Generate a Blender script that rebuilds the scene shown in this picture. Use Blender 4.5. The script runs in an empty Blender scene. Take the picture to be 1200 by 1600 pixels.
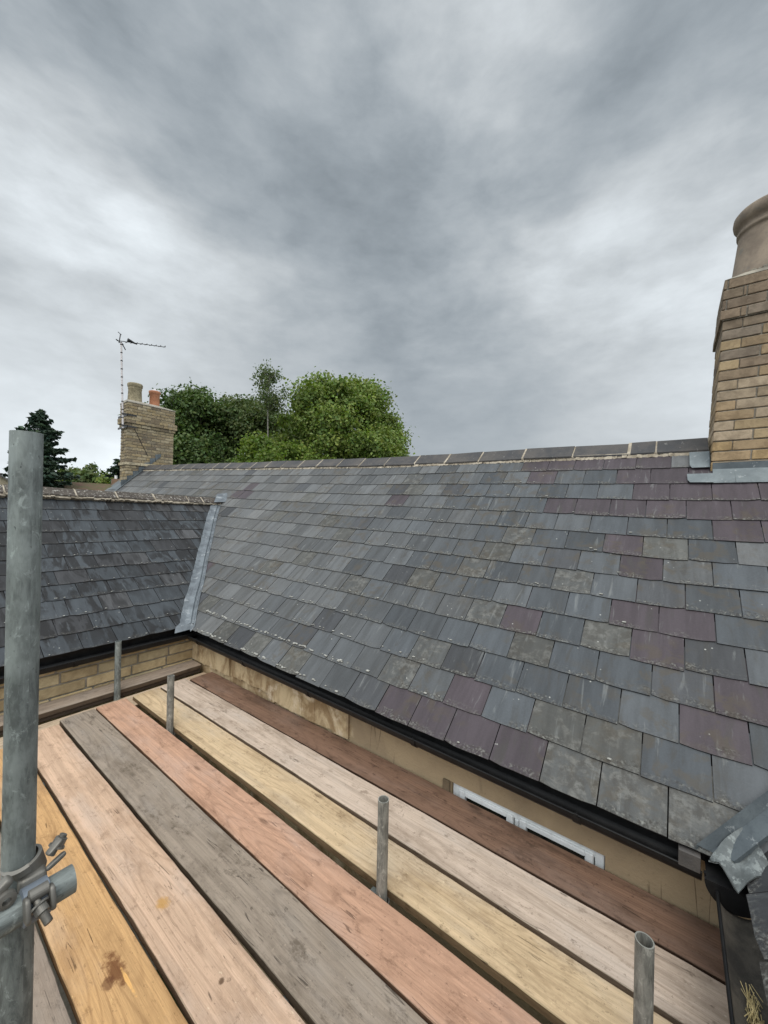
import bpy, math, random
import numpy as np
from mathutils import Vector, Matrix, Euler
R = math.radians
rnd = random.Random(7)
C = bpy.context.scene.collection
S = bpy.context.scene

# ------------------------------------------------------------------ camera, sky, sun, exposure
cam_d = bpy.data.cameras.new("camera"); cam = bpy.data.objects.new("camera", cam_d); C.objects.link(cam)
cam_d.sensor_fit = 'HORIZONTAL'; cam_d.sensor_width = 36.0; cam_d.lens = 18.0
cam_d.clip_start = 0.02; cam_d.clip_end = 5000
cam.matrix_world = Matrix(((0.60222, -0.01737, -0.79814), (-0.79801, 0.01517, -0.60245), (0.02257, 0.99973, -0.00473))).to_4x4()
S.camera = cam
S.view_settings.view_transform = 'Standard'; S.view_settings.look = 'None'
S.view_settings.exposure = 0.0; S.view_settings.gamma = 1.0; S.view_settings.use_curve_mapping = False
SUN_EL, SUN_AZ = 55.0, 215.0       # azimuth of the place the light comes from, degrees from +X towards +Y
sd = bpy.data.lights.new("sun", 'SUN'); sun = bpy.data.objects.new("sun", sd); C.objects.link(sun)
sd.energy = 1.5; sd.angle = R(35); sd.color = (1.0, 0.95, 0.87)
dv = Vector((math.cos(R(SUN_EL))*math.cos(R(SUN_AZ)), math.cos(R(SUN_EL))*math.sin(R(SUN_AZ)), math.sin(R(SUN_EL))))
sun.rotation_euler = dv.to_track_quat('Z', 'Y').to_euler()

class NT:
    """small helper for writing node trees"""
    def __init__(s, tree): s.t = tree
    def n(s, kind, ins=None, **props):
        nd = s.t.nodes.new(kind)
        for k, v in props.items(): setattr(nd, k, v)
        for k, v in (ins or {}).items(): s.set(nd.inputs[k], v)
        return nd
    def set(s, sock, v):
        if isinstance(v, bpy.types.NodeSocket): s.t.links.new(v, sock)
        elif isinstance(v, (tuple, list)):
            if sock.type == 'RGBA' and len(v) == 3: v = (*v, 1)
            sock.default_value = v
        else: sock.default_value = v
    def m(s, op, a, b=0.0, c=None, clamp=False):
        nd = s.n('ShaderNodeMath', operation=op, use_clamp=clamp)
        s.set(nd.inputs[0], a); s.set(nd.inputs[1], b)
        if c is not None: s.set(nd.inputs[2], c)
        return nd.outputs[0]
    def vm(s, op, a, b=(0, 0, 0), out=0):
        nd = s.n('ShaderNodeVectorMath', operation=op)
        s.set(nd.inputs[0], a); s.set(nd.inputs[1], b)
        return nd.outputs[out]
    def mix(s, f, a, b, blend='MIX'):
        nd = s.n('ShaderNodeMix', data_type='RGBA', blend_type=blend)
        s.set(nd.inputs[0], f); s.set(nd.inputs[6], a); s.set(nd.inputs[7], b)
        return nd.outputs[2]
    def noise(s, vec, scale=5, detail=4, rough=0.55, dist=0.0, out=0):
        nd = s.n('ShaderNodeTexNoise', {'Vector': vec, 'Scale': scale, 'Detail': detail, 'Roughness': rough, 'Distortion': dist})
        return nd.outputs[out]
    def step(s, v, lo, hi, a=0.0, b=1.0):
        nd = s.n('ShaderNodeMapRange', {'Value': v, 'From Min': lo, 'From Max': hi, 'To Min': a, 'To Max': b}, interpolation_type='SMOOTHSTEP')
        return nd.outputs[0]
    def scale(s, vec, sc): return s.vm('MULTIPLY', vec, sc)
    def comb(s, x, y, z=0.0): return s.n('ShaderNodeCombineXYZ', {'X': x, 'Y': y, 'Z': z}).outputs[0]
    def sep(s, v): return s.n('ShaderNodeSeparateXYZ', {'Vector': v}).outputs

def pix_dir(px, py):
    v = Vector((px-600.0, 800.0-py, -600.0)).normalized()
    return (cam.matrix_world.to_3x3() @ v).normalized()

W = bpy.data.worlds.new("World"); S.world = W; W.use_nodes = True
nt = NT(W.node_tree); W.node_tree.nodes.clear()
sky = nt.n('ShaderNodeTexSky', sky_type='NISHITA', sun_disc=False, sun_elevation=R(SUN_EL), sun_rotation=R(90-SUN_AZ))
d0 = nt.n('ShaderNodeTexCoord').outputs['Generated']
dx, dy, dz = nt.sep(d0)
inv = nt.m('DIVIDE', 1.0, nt.m('ADD', nt.m('MAXIMUM', dz, 0.0), 0.16))
pl = nt.comb(nt.m('MULTIPLY', dx, inv), nt.m('MULTIPLY', dy, inv), 0.3)          # cloud deck seen in perspective
q3 = nt.scale(d0, (1.0, 1.0, 1.9))
w1 = nt.n('ShaderNodeTexNoise', {'Vector': q3, 'Scale': 2.4, 'Detail': 8, 'Roughness': 0.54, 'Distortion': 0.1}).outputs['Color']
wv = nt.vm('SUBTRACT', w1, (0.5, 0.5, 0.5))
dw = nt.vm('NORMALIZE', nt.vm('ADD', d0, nt.scale(wv, (0.26, 0.26, 0.26))))
# thickness of the overcast by direction: (photo pixel, brightness, width)
LOBES = [((150,60),.36),((300,130),.33),((430,220),.30),((560,280),.29),((480,380),.36),((330,260),.34),((600,470),.33),((450,500),.40),((650,620),.37),((820,640),.38),
 ((900,150),.30),((1100,50),.31),((1000,180),.29),((960,270),.33),((720,190),.34),((1090,390),.47),((1150,180),.36),((800,420),.40),((700,330),.36),
 ((760,50),.50),((815,110),.56),((80,370),.72),((20,260),.55),((200,430),.64),((40,600),.60),((110,660),.72),((900,370),.58),((1000,340),.60),
 ((1060,480),.68),((940,470),.58),((1020,620),.45),((20,130),.46),((420,10),.43),((620,70),.44),((40,480),.44),((90,550),.47),((300,560),.45),((700,520),.40),((900,620),.41),((780,680),.37),((960,560),.47),((560,610),.37),((1000,680),.44),((850,540),.42),((760,600),.38),((660,560),.38),((1080,240),.50),((1090,680),.62),((250,330),.45)]
num = None; den = None
for (p, L) in LOBES:
    v = pix_dir(*p)
    w = nt.m('EXPONENT', nt.m('MULTIPLY', nt.m('SUBTRACT', nt.vm('DOT_PRODUCT', dw, tuple(v), out='Value'), 1.0), 150.0))
    a = nt.m('MULTIPLY', w, L)
    num = a if num is None else nt.m('ADD', num, a)
    den = w if den is None else nt.m('ADD', den, w)
BG_W, BG_L = 0.012, 0.95                                                       # unseen sky behind the camera, brightened to add light
br = nt.m('DIVIDE', nt.m('ADD', num, BG_W*BG_L), nt.m('ADD', den, BG_W))
br = nt.m('MULTIPLY', nt.m('POWER', br, 1.22), 1.50)
n2 = nt.noise(nt.vm('ADD', q3, nt.scale(wv, (.12, .12, .12))), 3.4, 9, 0.56, 0.0)
n3 = nt.noise(nt.vm('ADD', nt.scale(d0, (1, 1, 2.6)), nt.scale(wv, (.10, .10, .10))), 9.0, 8, 0.58, 0.0)
amp = nt.step(dz, 0.10, 0.55, 0.40, 1.0)
br = nt.m('MULTIPLY', br, nt.m('ADD', 1.0, nt.m('MULTIPLY', amp, nt.m('ADD', nt.m('MULTIPLY', nt.m('SUBTRACT', n2, .5), 1.15), nt.m('MULTIPLY', nt.m('SUBTRACT', n3, .5), .50)))))
tint = nt.mix(nt.step(br, 0.28, 0.66), (0.86, 0.985, 1.09), (0.93, 0.998, 1.045))
ccol = nt.vm('MULTIPLY', tint, nt.comb(br, br, br))
b1 = nt.n('ShaderNodeBackground', {'Color': sky.outputs[0], 'Strength': 0.06})
b2 = nt.n('ShaderNodeBackground', {'Color': ccol, 'Strength': 1.0})
mx = nt.n('ShaderNodeMixShader', {0: 0.96, 1: b1.outputs[0], 2: b2.outputs[0]})
nt.n('ShaderNodeOutputWorld', {'Surface': mx.outputs[0]})

# ------------------------------------------------------------------ mesh helpers
class MB:
    """collects faces with uv and per-face colour, builds ONE mesh object"""
    def __init__(s): s.v = []; s.f = []; s.uv = []; s.col = []; s.mi = []; s.sm = []
    def face(s, pts, uv=None, col=(1, 1, 1), mi=0, smooth=False):
        b = len(s.v); s.v += [tuple(p) for p in pts]; s.f.append(tuple(range(b, b+len(pts))))
        s.uv.append(uv or [(0, 0)]*len(pts)); s.col.append(col); s.mi.append(mi); s.sm.append(smooth)
    def mesh(s, verts, faces, uvs=None, col=(1, 1, 1), mi=0, smooth=True):
        b = len(s.v); s.v += [tuple(p) for p in verts]
        for i, f in enumerate(faces):
            s.f.append(tuple(b+k for k in f))
            s.uv.append([uvs[k] for k in f] if uvs else [(0, 0)]*len(f))
            s.col.append(col); s.mi.append(mi); s.sm.append(smooth)
    def box(s, a, b, col=(1, 1, 1), mi=0, M=None, bev=0.0, uo=0.0):
        x0, y0, z0 = a; x1, y1, z1 = b
        dims = (x1-x0, y1-y0, z1-z0)
        ax = int(np.argmax(dims))
        e = min(bev, min(dims)*0.45)
        vs = []; fs = []
        if e <= 0:
            vs = [Vector((x, y, z)) for x in (x0, x1) for y in (y0, y1) for z in (z0, z1)]
            fs = [(0, 1, 3, 2), (4, 6, 7, 5), (0, 4, 5, 1), (2, 3, 7, 6), (0, 2, 6, 4), (1, 5, 7, 3)]
        else:
            idx = {}
            for i, (X, sx) in enumerate(((x0, 1), (x1, -1))):
                for j, (Y, sy) in enumerate(((y0, 1), (y1, -1))):
                    for k, (Z, sz) in enumerate(((z0, 1), (z1, -1))):
                        for q in range(3):
                            o = [e*sx, e*sy, e*sz]; o[q] = 0
                            idx[(i, j, k, q)] = len(vs); vs.append(Vector((X+o[0], Y+o[1], Z+o[2])))
            g = lambda i, j, k, q: idx[(i, j, k, q)]
            for i in (0, 1):
                f = [g(i, 0, 0, 0), g(i, 0, 1, 0), g(i, 1, 1, 0), g(i, 1, 0, 0)]; fs.append(f if i == 0 else f[::-1])
                f = [g(0, i, 0, 1), g(1, i, 0, 1), g(1, i, 1, 1), g(0, i, 1, 1)]; fs.append(f if i == 0 else f[::-1])
                f = [g(0, 0, i, 2), g(0, 1, i, 2), g(1, 1, i, 2), g(1, 0, i, 2)]; fs.append(f if i == 0 else f[::-1])
            for i in (0, 1):
                for j in (0, 1):
                    fs.append([g(i, j, 0, 0), g(i, j, 1, 0), g(i, j, 1, 1), g(i, j, 0, 1)])
                    fs.append([g(i, 0, j, 0), g(i, 1, j, 0), g(i, 1, j, 2), g(i, 0, j, 2)])
                    fs.append([g(0, i, j, 1), g(1, i, j, 1), g(1, i, j, 2), g(0, i, j, 2)])
                    for k in (0, 1): fs.append([g(i, j, k, 0), g(i, j, k, 1), g(i, j, k, 2)])
        def uvof(p, f):
            n = (vs[f[1]]-vs[f[0]]).cross(vs[f[2]]-vs[f[0]])
            n = (abs(n.x), abs(n.y), abs(n.z)); m = n.index(max(n))
            L = p[ax] + uo
            o = [q for q in (0, 1, 2) if q != m]
            if ax in o: o.remove(ax); return (L, p[o[0]])
            return (p[o[0]]+uo, p[o[1]])
        for f in fs:
            pts = [vs[k] for k in f]
            s.face([(M @ p) if M else p for p in pts], [uvof(p, f) for p in pts], col, mi)
    def tube(s, p0, p1, r0, r1=None, seg=16, inner=None, col=(1, 1, 1), mi=0, cap=True, cap0=True):
        p0 = Vector(p0); p1 = Vector(p1); r1 = r0 if r1 is None else r1
        q = (p1-p0).to_track_quat('Z', 'Y'); L = (p1-p0).length
        def ring(r, z): return [p0 + q @ Vector((r*math.cos(t), r*math.sin(t), z)) for t in [2*math.pi*i/seg for i in range(seg)]]
        def strip(A, B, flip=False, ra=.02):
            vs = A+B; fs = []
            for i in range(seg):
                j = (i+1) % seg; f = (i, j, seg+j, seg+i); fs.append(f[::-1] if flip else f)
            b = len(s.v); s.v += [tuple(p) for p in vs]
            for i, f in enumerate(fs):
                s.f.append(tuple(b+k for k in f))
                u0 = 2*math.pi*ra*i/seg; u1 = 2*math.pi*ra*(i+1)/seg
                uv = [(u0, 0), (u1, 0), (u1, L), (u0, L)]
                s.uv.append(uv[::-1] if flip else uv); s.col.append(col); s.mi.append(mi); s.sm.append(True)
        A = ring(r0, 0); B = ring(r1, L); strip(A, B, ra=r0)
        if inner:
            A2 = ring(inner, 0); B2 = ring(inner, L); strip(A2, B2, True, ra=r0)
            for P, Q, fl in ((A, A2, True), (B, B2, False)):
                for i in range(seg):
                    j = (i+1) % seg; f = [P[i], P[j], Q[j], Q[i]]; s.face(f[::-1] if fl else f, None, col, mi)
        elif cap:
            s.face(B, [(0, 0)]*seg, col, mi)
            if cap0: s.face(A[::-1], [(0, 0)]*seg, col, mi)
    def lathe(s, c, prof, seg=32, col=(1, 1, 1), mi=0):
        b = len(s.v); n = len(prof); acc = 0
        for k, (r, z) in enumerate(prof):
            for i in range(seg):
                t = 2*math.pi*i/seg; s.v.append((c[0]+r*math.cos(t), c[1]+r*math.sin(t), c[2]+z))
        for k in range(n-1):
            for i in range(seg):
                j = (i+1) % seg
                s.f.append((b+k*seg+i, b+k*seg+j, b+(k+1)*seg+j, b+(k+1)*seg+i))
                r = prof[0][0]; u0 = 2*math.pi*r*i/seg; u1 = 2*math.pi*r*(i+1)/seg
                s.uv.append([(u0, prof[k][1]), (u1, prof[k][1]), (u1, prof[k+1][1]), (u0, prof[k+1][1])])
                s.col.append(col); s.mi.append(mi); s.sm.append(abs(prof[k][0]-prof[k+1][0]) < 3*abs(prof[k][1]-prof[k+1][1])+1e-4)
    def build(s, name, mats, parent=None, warp=None):
        me = bpy.data.meshes.new(name)
        vs = s.v if warp is None else [warp(Vector(p)) for p in s.v]
        me.from_pydata([tuple(p) for p in vs], [], s.f)
        uvl = me.uv_layers.new(name="UVMap")
        flat = np.array([c for u in s.uv for p in u for c in p], dtype=np.float32)
        uvl.data.foreach_set("uv", flat)
        ca = me.color_attributes.new("tint", 'FLOAT_COLOR', 'CORNER')
        cc = []
        for f, c in zip(s.f, s.col):
            c = tuple(c)+(1.0,)*(4-len(c)); cc += list(c)*len(f)
        ca.data.foreach_set("color", np.array(cc, dtype=np.float32))
        if not isinstance(mats, (list, tuple)): mats = [mats]
        for m in mats: me.materials.append(m)
        me.polygons.foreach_set("material_index", s.mi)
        me.polygons.foreach_set("use_smooth", s.sm)
        me.update()
        o = bpy.data.objects.new(name, me); C.objects.link(o)
        if parent: o.parent = parent
        return o
def tag(o, label=None, cat=None, group=None, kind=None):
    for k, v in (('label', label), ('category', cat), ('group', group), ('kind', kind)):
        if v: o[k] = v
    return o
def thing(name, label, cat, loc=(0, 0, 0), group=None):
    o = bpy.data.objects.new(name, None); C.objects.link(o); o.location = loc
    o.empty_display_size = 0.1
    return tag(o, label, cat, group)
def keep(o, parent):
    """parent a mesh written in world coordinates to a thing standing elsewhere"""
    o.parent = parent; o.matrix_parent_inverse = Matrix.Translation(-parent.location); return o

# ------------------------------------------------------------------ materials
def mat(name):
    m = bpy.data.materials.new(name); m.use_nodes = True
    t = m.node_tree; t.nodes.clear(); k = NT(t)
    p = k.n('ShaderNodeBsdfPrincipled'); k.n('ShaderNodeOutputMaterial', {'Surface': p.outputs[0]})
    k.p = p; k.uv = k.n('ShaderNodeUVMap', uv_map="UVMap").outputs[0]
    k.ob = k.n('ShaderNodeTexCoord').outputs['Object']
    ta = k.n('ShaderNodeAttribute', attribute_name="tint"); k.tint = ta.outputs['Color']; k.alpha = ta.outputs['Alpha']
    return m, k
def bump(k, h, dist, strength=1.0):
    b = k.n('ShaderNodeBump', {'Height': h, 'Distance': dist, 'Strength': strength}); k.set(k.p.inputs['Normal'], b.outputs[0])
def fin(k, col, rough, h=None, dist=0.002, metal=0.0, spec=0.5, strength=1.0):
    k.set(k.p.inputs['Base Color'], col); k.set(k.p.inputs['Roughness'], rough); k.set(k.p.inputs['Metallic'], metal)
    k.set(k.p.inputs['Specular IOR Level'], spec)
    if h is not None: bump(k, h, dist, strength)

def slate_mat(name, dark=False):
    m, k = mat(name)
    u, v, _ = k.sep(k.uv)
    streak = k.noise(k.comb(k.m('MULTIPLY', u, 16.0), k.m('MULTIPLY', v, 2.2)), 1.0, 5, 0.6)
    fine = k.noise(k.uv, 90, 5, 0.7)
    mid = k.noise(k.uv, 9, 5, 0.6, 0.5)
    col = k.mix(k.step(streak, .3, .7), k.scale(k.tint, (.80, .80, .80)), k.scale(k.tint, (1.16, 1.17, 1.18)))
    col = k.mix(k.m('MULTIPLY', k.step(fine, .35, .75), .22), col, k.scale(k.tint, (1.6, 1.6, 1.6)))
    if dark:
        st = k.noise(k.comb(k.m('MULTIPLY', u, 9.0), k.m('MULTIPLY', v, 2.0), 3.3), 1.0, 6, 0.62, 1.2)
        f = k.m('MULTIPLY', k.step(st, .45, .57), k.step(k.noise(k.ob, 1.3, 3), .30, .5))
        col = k.mix(k.m('MULTIPLY', f, .86), col, (.014, .013, .013))
        pale = k.step(k.noise(k.comb(k.m('MULTIPLY', u, 30.0), k.m('MULTIPLY', v, 4.0), 9.0), 1.0, 4), .60, .74)
        col = k.mix(k.m('MULTIPLY', pale, .38), col, (.14, .16, .175))
    else:
        # run-off stains between slates
        st = k.noise(k.comb(k.m('MULTIPLY', u, 11.0), k.m('MULTIPLY', v, 2.0), 6.3), 1.0, 5, 0.6, 0.8)
        col = k.mix(k.m('MULTIPLY', k.step(st, .56, .70), .55), col, (.055, .052, .046))
        pl_ = k.noise(k.comb(k.m('MULTIPLY', u, 24.0), k.m('MULTIPLY', v, 3.0), 1.3), 1.0, 5, 0.6, 0.5)
        col = k.mix(k.m('MULTIPLY', k.step(pl_, .60, .74), .38), col, (.27, .28, .27))
        # brown algae patches on some slates
        br_ = k.m('MULTIPLY', k.step(k.noise(k.ob, 1.6, 3, .6), .48, .60), k.step(mid, .48, .62))
        col = k.mix(k.m('MULTIPLY', br_, .48), col, (.085, .068, .045))
    sn = k.noise(k.vm('ADD', k.uv, (5, 2, 0)), 10, 6, .66, .7)
    sm_ = k.m('MULTIPLY', k.m('SUBTRACT', 1.0, k.alpha), k.step(sn, .42, .60))
    col = k.mix(k.m('MULTIPLY', sm_, .80), col, k.mix(k.step(k.noise(k.uv, 16, 6, .7), .42, .6), (.055, .047, .036), (.21, .205, .185)))
    # crust of lichen along the tails
    ln = k.noise(k.uv, 42, 6, 0.75)
    big = k.noise(k.uv, 5.5, 3, 0.6)
    edge = k.m('SUBTRACT', k.m('ADD', k.m('MULTIPLY', k.m('SUBTRACT', big, .18), .13), k.m('MULTIPLY', ln, .045)), v)
    lm = k.m('MULTIPLY', k.m('MULTIPLY', k.step(edge, .022, .048), k.step(ln, .40, .62)), k.step(k.noise(k.ob, 3.2, 3), .38, .60, .12, 1.0))
    lc = k.mix(k.step(k.noise(k.uv, 70, 3), .42, .62), (.075, .068, .060), (.27, .27, .245))
    col = k.mix(k.m('MULTIPLY', lm, .35 if dark else .78), col, lc)
    # heavy lichen slates: alpha channel of tint not needed, use low-frequency object noise near the eaves
    sp = k.n('ShaderNodeTexVoronoi', {'Vector': k.uv, 'Scale': 26.0}).outputs['Distance']
    spots = k.m('MULTIPLY', k.step(sp, .16, .05), k.step(k.noise(k.uv, 8, 2), .60, .66))
    col = k.mix(k.m('MULTIPLY', spots, .8), col, (.50, .50, .46))
    side = k.step(v, -.002, .0005)     # dark snapped edge
    col = k.mix(side, (.035, .034, .034), col)
    rg = k.m('ADD', .48 if dark else .52, k.m('MULTIPLY', k.m('ADD', k.m('MULTIPLY', mid, .3), lm), .35))
    h = k.m('ADD', k.m('MULTIPLY', k.noise(k.comb(k.m('MULTIPLY', u, 14.), k.m('MULTIPLY', v, 20.)), 1.0, 6, .6), .6), k.m('ADD', k.m('MULTIPLY', fine, .25), k.m('MULTIPLY', lm, .5)))
    fin(k, col, rg, h, 0.0040, spec=.30)
    return m
SLATE = slate_mat("weathered_slate"); SLATE_DARK = slate_mat("dark_streaked_slate", True)

def wood_mat(name, base, dark, seed, dirt=.35, knots=.5, marks=None):
    m, k = mat(name)
    u, v, _ = k.sep(k.uv)
    U = lambda su, sv, off=0: k.comb(k.m('MULTIPLY', u, su), k.m('MULTIPLY', v, sv), seed*1.7+off)
    kv = k.n('ShaderNodeTexVoronoi', {'Vector': U(1.7, 5.0), 'Scale': 1.0, 'Randomness': 1.0}, feature='F1').outputs['Distance']
    warp = k.noise(U(.55, 2.0), 1.0, 2)
    push = k.m('MULTIPLY', k.m('EXPONENT', k.m('MULTIPLY', kv, -11.0)), .030)
    v2 = k.m('ADD', k.m('ADD', v, push), k.m('MULTIPLY', warp, .035))
    G = lambda su, sv, off=0: k.comb(k.m('MULTIPLY', u, su), k.m('MULTIPLY', v2, sv), seed*1.7+off)
    band = k.noise(G(.35, 34.), 1.0, 3, .6)                    # growth bands
    gr = k.noise(G(1.6, 95., 2), 1.0, 5, .68)                # grain
    fib = k.noise(G(16., 620., 4), 1.0, 3, .6)                # fibres
    col = k.mix(k.step(band, .35, .66), base, tuple(c*.80 for c in base))
    col = k.mix(k.m('MULTIPLY', k.step(gr, .48, .60), .55), col, tuple(a_*.55+b_*.35 for a_, b_ in zip(base, dark)))
    col = k.mix(k.m('MULTIPLY', k.step(fib, .45, .75), .28), col, tuple(min(.85, c*1.35) for c in base))
    cq = k.m('MULTIPLY', k.noise(U(.55, 4.2, 50), 1.0, 1, .4), 26.0)
    cl = k.m('ABSOLUTE', k.m('SUBTRACT', k.m('FRACT', cq), .5))
    cath = k.m('MULTIPLY', k.step(cl, .20, .02), k.step(k.noise(U(1.2, 6., 53), 1.0, 3), .40, .60, .15, 1.0))
    col = k.mix(k.m('MULTIPLY', cath, .34), col, dark)
    # bleached and greyed areas
    bl = k.noise(U(1.6, 5., 6), 1.0, 6, .62)
    grey = sum(base)/3
    col = k.mix(k.m('MULTIPLY', k.step(bl, .46, .68), .30), col, tuple(.45*c+.62*grey for c in base))
    # dirt, boot marks, blotches
    dn = k.noise(U(2.6, 7.0, 9), 1.0, 8, .72)
    col = k.mix(k.m('MULTIPLY', k.step(dn, .46, .70), dirt), col, dark)
    d3 = k.noise(U(9., 16., 14), 1.0, 6, .74)
    col = k.mix(k.m('MULTIPLY', k.step(d3, .54, .70), dirt*.9+.15), col, tuple(c*.8 for c in dark))
    d2 = k.noise(U(26., 40., 19), 1.0, 5, .74)
    col = k.mix(k.m('MULTIPLY', k.step(d2, .60, .70), .5*dirt+.30), col, tuple(c*.45 for c in dark))
    spk = k.noise(U(90., 120., 29), 1.0, 3, .7)
    col = k.mix(k.m('MULTIPLY', k.step(spk, .64, .72), .5), col, tuple(c*.30 for c in dark))
    pale = k.noise(U(40., 60., 33), 1.0, 3, .7)
    col = k.mix(k.m('MULTIPLY', k.step(pale, .66, .74), .45), col, tuple(min(.8, c*1.5) for c in base))
    km = k.m('MULTIPLY', k.step(kv, .095, .03), min(1, knots*1.7))
    col = k.mix(km, col, tuple(c*.55 for c in dark))
    def scratch(su, sv, w, off, g0=.60):
        q = k.noise(U(su, sv, off), 1.0, 2, .45, .8)
        ln = k.step(k.m('ABSOLUTE', k.m('SUBTRACT', q, .5)), w, w*.3)
        gate = k.step(k.noise(U(7., 9., off+3), 1.0, 2), g0, g0+.06)
        return k.m('MULTIPLY', ln, gate)
    sc = k.m('MAXIMUM', k.m('MAXIMUM', scratch(.5, 13.0, .004, 40, .57), scratch(7., 3., .004, 60, .68)), scratch(.7, 26., .004, 80, .58))
    col = k.mix(k.m('MULTIPLY', sc, .55), col, tuple(c*.28 for c in dark))
    for (mu, mv, ru, rv, mc, a) in (marks or []):
        q = k.noise(k.comb(u, v, seed+77), 26, 5, .7)
        du = k.m('DIVIDE', k.m('SUBTRACT', u, mu), ru); dv_ = k.m('DIVIDE', k.m('SUBTRACT', v, mv), rv)
        r_ = k.m('ADD', k.m('SQRT', k.m('ADD', k.m('MULTIPLY', du, du), k.m('MULTIPLY', dv_, dv_))), k.m('MULTIPLY', k.m('SUBTRACT', q, .5), 2.2))
        col = k.mix(k.m('MULTIPLY', k.step(r_, 1.1, .45), a), col, mc)
    # dirty edges, darkened further so gaps read as shaded (tint is white on the faces, grey on the edges)
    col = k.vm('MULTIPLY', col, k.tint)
    h = k.m('ADD', k.m('MULTIPLY', gr, .5), k.m('ADD', k.m('MULTIPLY', fib, .25), k.m('SUBTRACT', k.m('MULTIPLY', d3, .5), k.m('MULTIPLY', sc, .9))))
    fin(k, col, .82, h, 0.0048, spec=.20)
    return m

def steel_mat(name, base=(.36, .38, .37), dark=(.13, .14, .14), metal=.55, rough=.46):
    m, k = mat(name)
    u, v, _ = k.sep(k.uv)
    a = k.noise(k.comb(k.m('MULTIPLY', u, 55.), k.m('MULTIPLY', v, 13.)), 1.0, 8, .72, .4)
    b = k.noise(k.ob, 9, 5, .6)
    c_ = k.noise(k.comb(k.m('MULTIPLY', u, 120.), k.m('MULTIPLY', v, 55.), 3), 1.0, 6, .74)
    p_ = k.noise(k.comb(k.m('MULTIPLY', u, 40.), k.m('MULTIPLY', v, 30.), 8), 1.0, 6, .72, .5)
    col = k.mix(k.step(a, .38, .62), base, tuple(x*.50 for x in base))
    col = k.mix(k.m('MULTIPLY', k.step(b, .42, .68), .55), col, tuple(x*1.45 for x in base))
    col = k.mix(k.m('MULTIPLY', k.step(p_, .56, .66), .5), col, tuple(min(.8, x*2.0) for x in base))
    col = k.mix(k.m('MULTIPLY', k.step(c_, .60, .68), .75), col, dark)
    fin(k, col, k.m('ADD', rough, k.m('MULTIPLY', a, .25)), k.m('ADD', k.m('MULTIPLY', a, .4), k.m('MULTIPLY', c_, .5)), 0.0008, metal=metal)
    return m

def plain_mat(name, a, b, scale=8, rough=.8, dist=.003, spec=.4, fine=60, metal=0.0, speck=None, usetint=False):
    m, k = mat(name)
    n1 = k.noise(k.ob, scale, 6, .62, .3); n2_ = k.noise(k.ob, fine, 5, .7)
    col = k.mix(k.step(n1, .34, .68), a, b)
    if usetint: col = k.vm('MULTIPLY', col, k.tint)
    col = k.mix(k.m('MULTIPLY', k.step(n2_, .52, .75), .35), col, tuple(c*.5 for c in a))
    if speck:
        n3_ = k.noise(k.ob, speck[1], 4, .7)
        col = k.mix(k.m('MULTIPLY', k.step(n3_, speck[2], speck[2]+.07), speck[3]), col, speck[0])
    fin(k, col, rough, k.m('ADD', n2_, k.m('MULTIPLY', n1, .6)), dist, metal=metal, spec=spec)
    return m
def brick_mat(name, soot=.2, speck=.3):
    m, k = mat(name)
    n1 = k.noise(k.ob, 14, 6, .65, .4); n2_ = k.noise(k.ob, 75, 5, .72)
    col = k.mix(k.step(n1, .36, .66), k.tint, k.scale(k.tint, (.70, .69, .68)))
    col = k.mix(k.m('MULTIPLY', k.step(n2_, .52, .7), speck), col, k.scale(k.tint, (.38, .36, .34)))
    n4 = k.noise(k.ob, 3.1, 5, .7, .6)
    col = k.mix(k.m('MULTIPLY', k.step(n4, .48, .68), soot), col, (.09, .08, .07))
    fin(k, col, .9, k.m('ADD', n2_, n1), 0.005, spec=.2)
    return m
BRICK = brick_mat("buff_brick"); BRICK_OLD = brick_mat("old_gault_brick", .55, .55)
MORTAR = plain_mat("mortar", (.36, .33, .28), (.25, .23, .19), 12, .95, .004)
MORTAR_OLD = plain_mat("old_mortar", (.34, .31, .25), (.16, .145, .12), 6, .95, .006)
CREAM = plain_mat("cream_mortar", (.50, .44, .35), (.25, .21, .155), 9, .92, .006, speck=((.10, .085, .06), 14, .60, .75))
RIDGE = plain_mat("blue_ridge_tile", (.046, .046, .049), (.092, .082, .074), 3.5, .62, .003, speck=((.36, .35, .32), 22, .64, .6))
RIDGE_OLD = plain_mat("lichened_ridge_tile", (.055, .045, .038), (.10, .085, .07), 9, .85, .006, fine=120, speck=((.42, .40, .36), 34, .56, .8))
LEAD = plain_mat("lead_flashing", (.20, .225, .245), (.12, .135, .15), 9, .65, .003, metal=.25, speck=((.40, .42, .43), 13, .58, .6))
LEAD_DARK = plain_mat("dark_lead", (.075, .09, .10), (.12, .14, .15), 5, .5, .002, metal=.2, speck=((.38, .40, .40), 16, .62, .5))
LEAD_MID = plain_mat("weathered_lead", (.21, .24, .25), (.15, .175, .185), 6, .5, .002, metal=.2, speck=((.42, .44, .44), 18, .60, .5))
LEAD_PALE = plain_mat("oxidised_lead", (.19, .21, .21), (.09, .10, .10), 12, .7, .004, metal=.2, speck=((.34, .37, .36), 22, .55, .5))
PLASTIC = plain_mat("black_gutter_plastic", (.006, .006, .0065), (.012, .012, .012), 14, .42, .0006, spec=.25)
GUT_IN = plain_mat("gutter_silt", (.105, .092, .075), (.035, .032, .028), 9, .85, .004)
PVC = plain_mat("white_window_plastic", (.72, .75, .76), (.60, .63, .64), 4, .35, .0003)
POT = plain_mat("stoneware_pot", (.25, .20, .15), (.165, .13, .10), 7, .8, .002, fine=35, speck=((.15, .14, .12), 9, .58, .6))
POT_OLD = plain_mat("buff_pot", (.34, .29, .19), (.20, .17, .11), 9, .9, .006, speck=((.10, .09, .06), 20, .56, .7))
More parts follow.
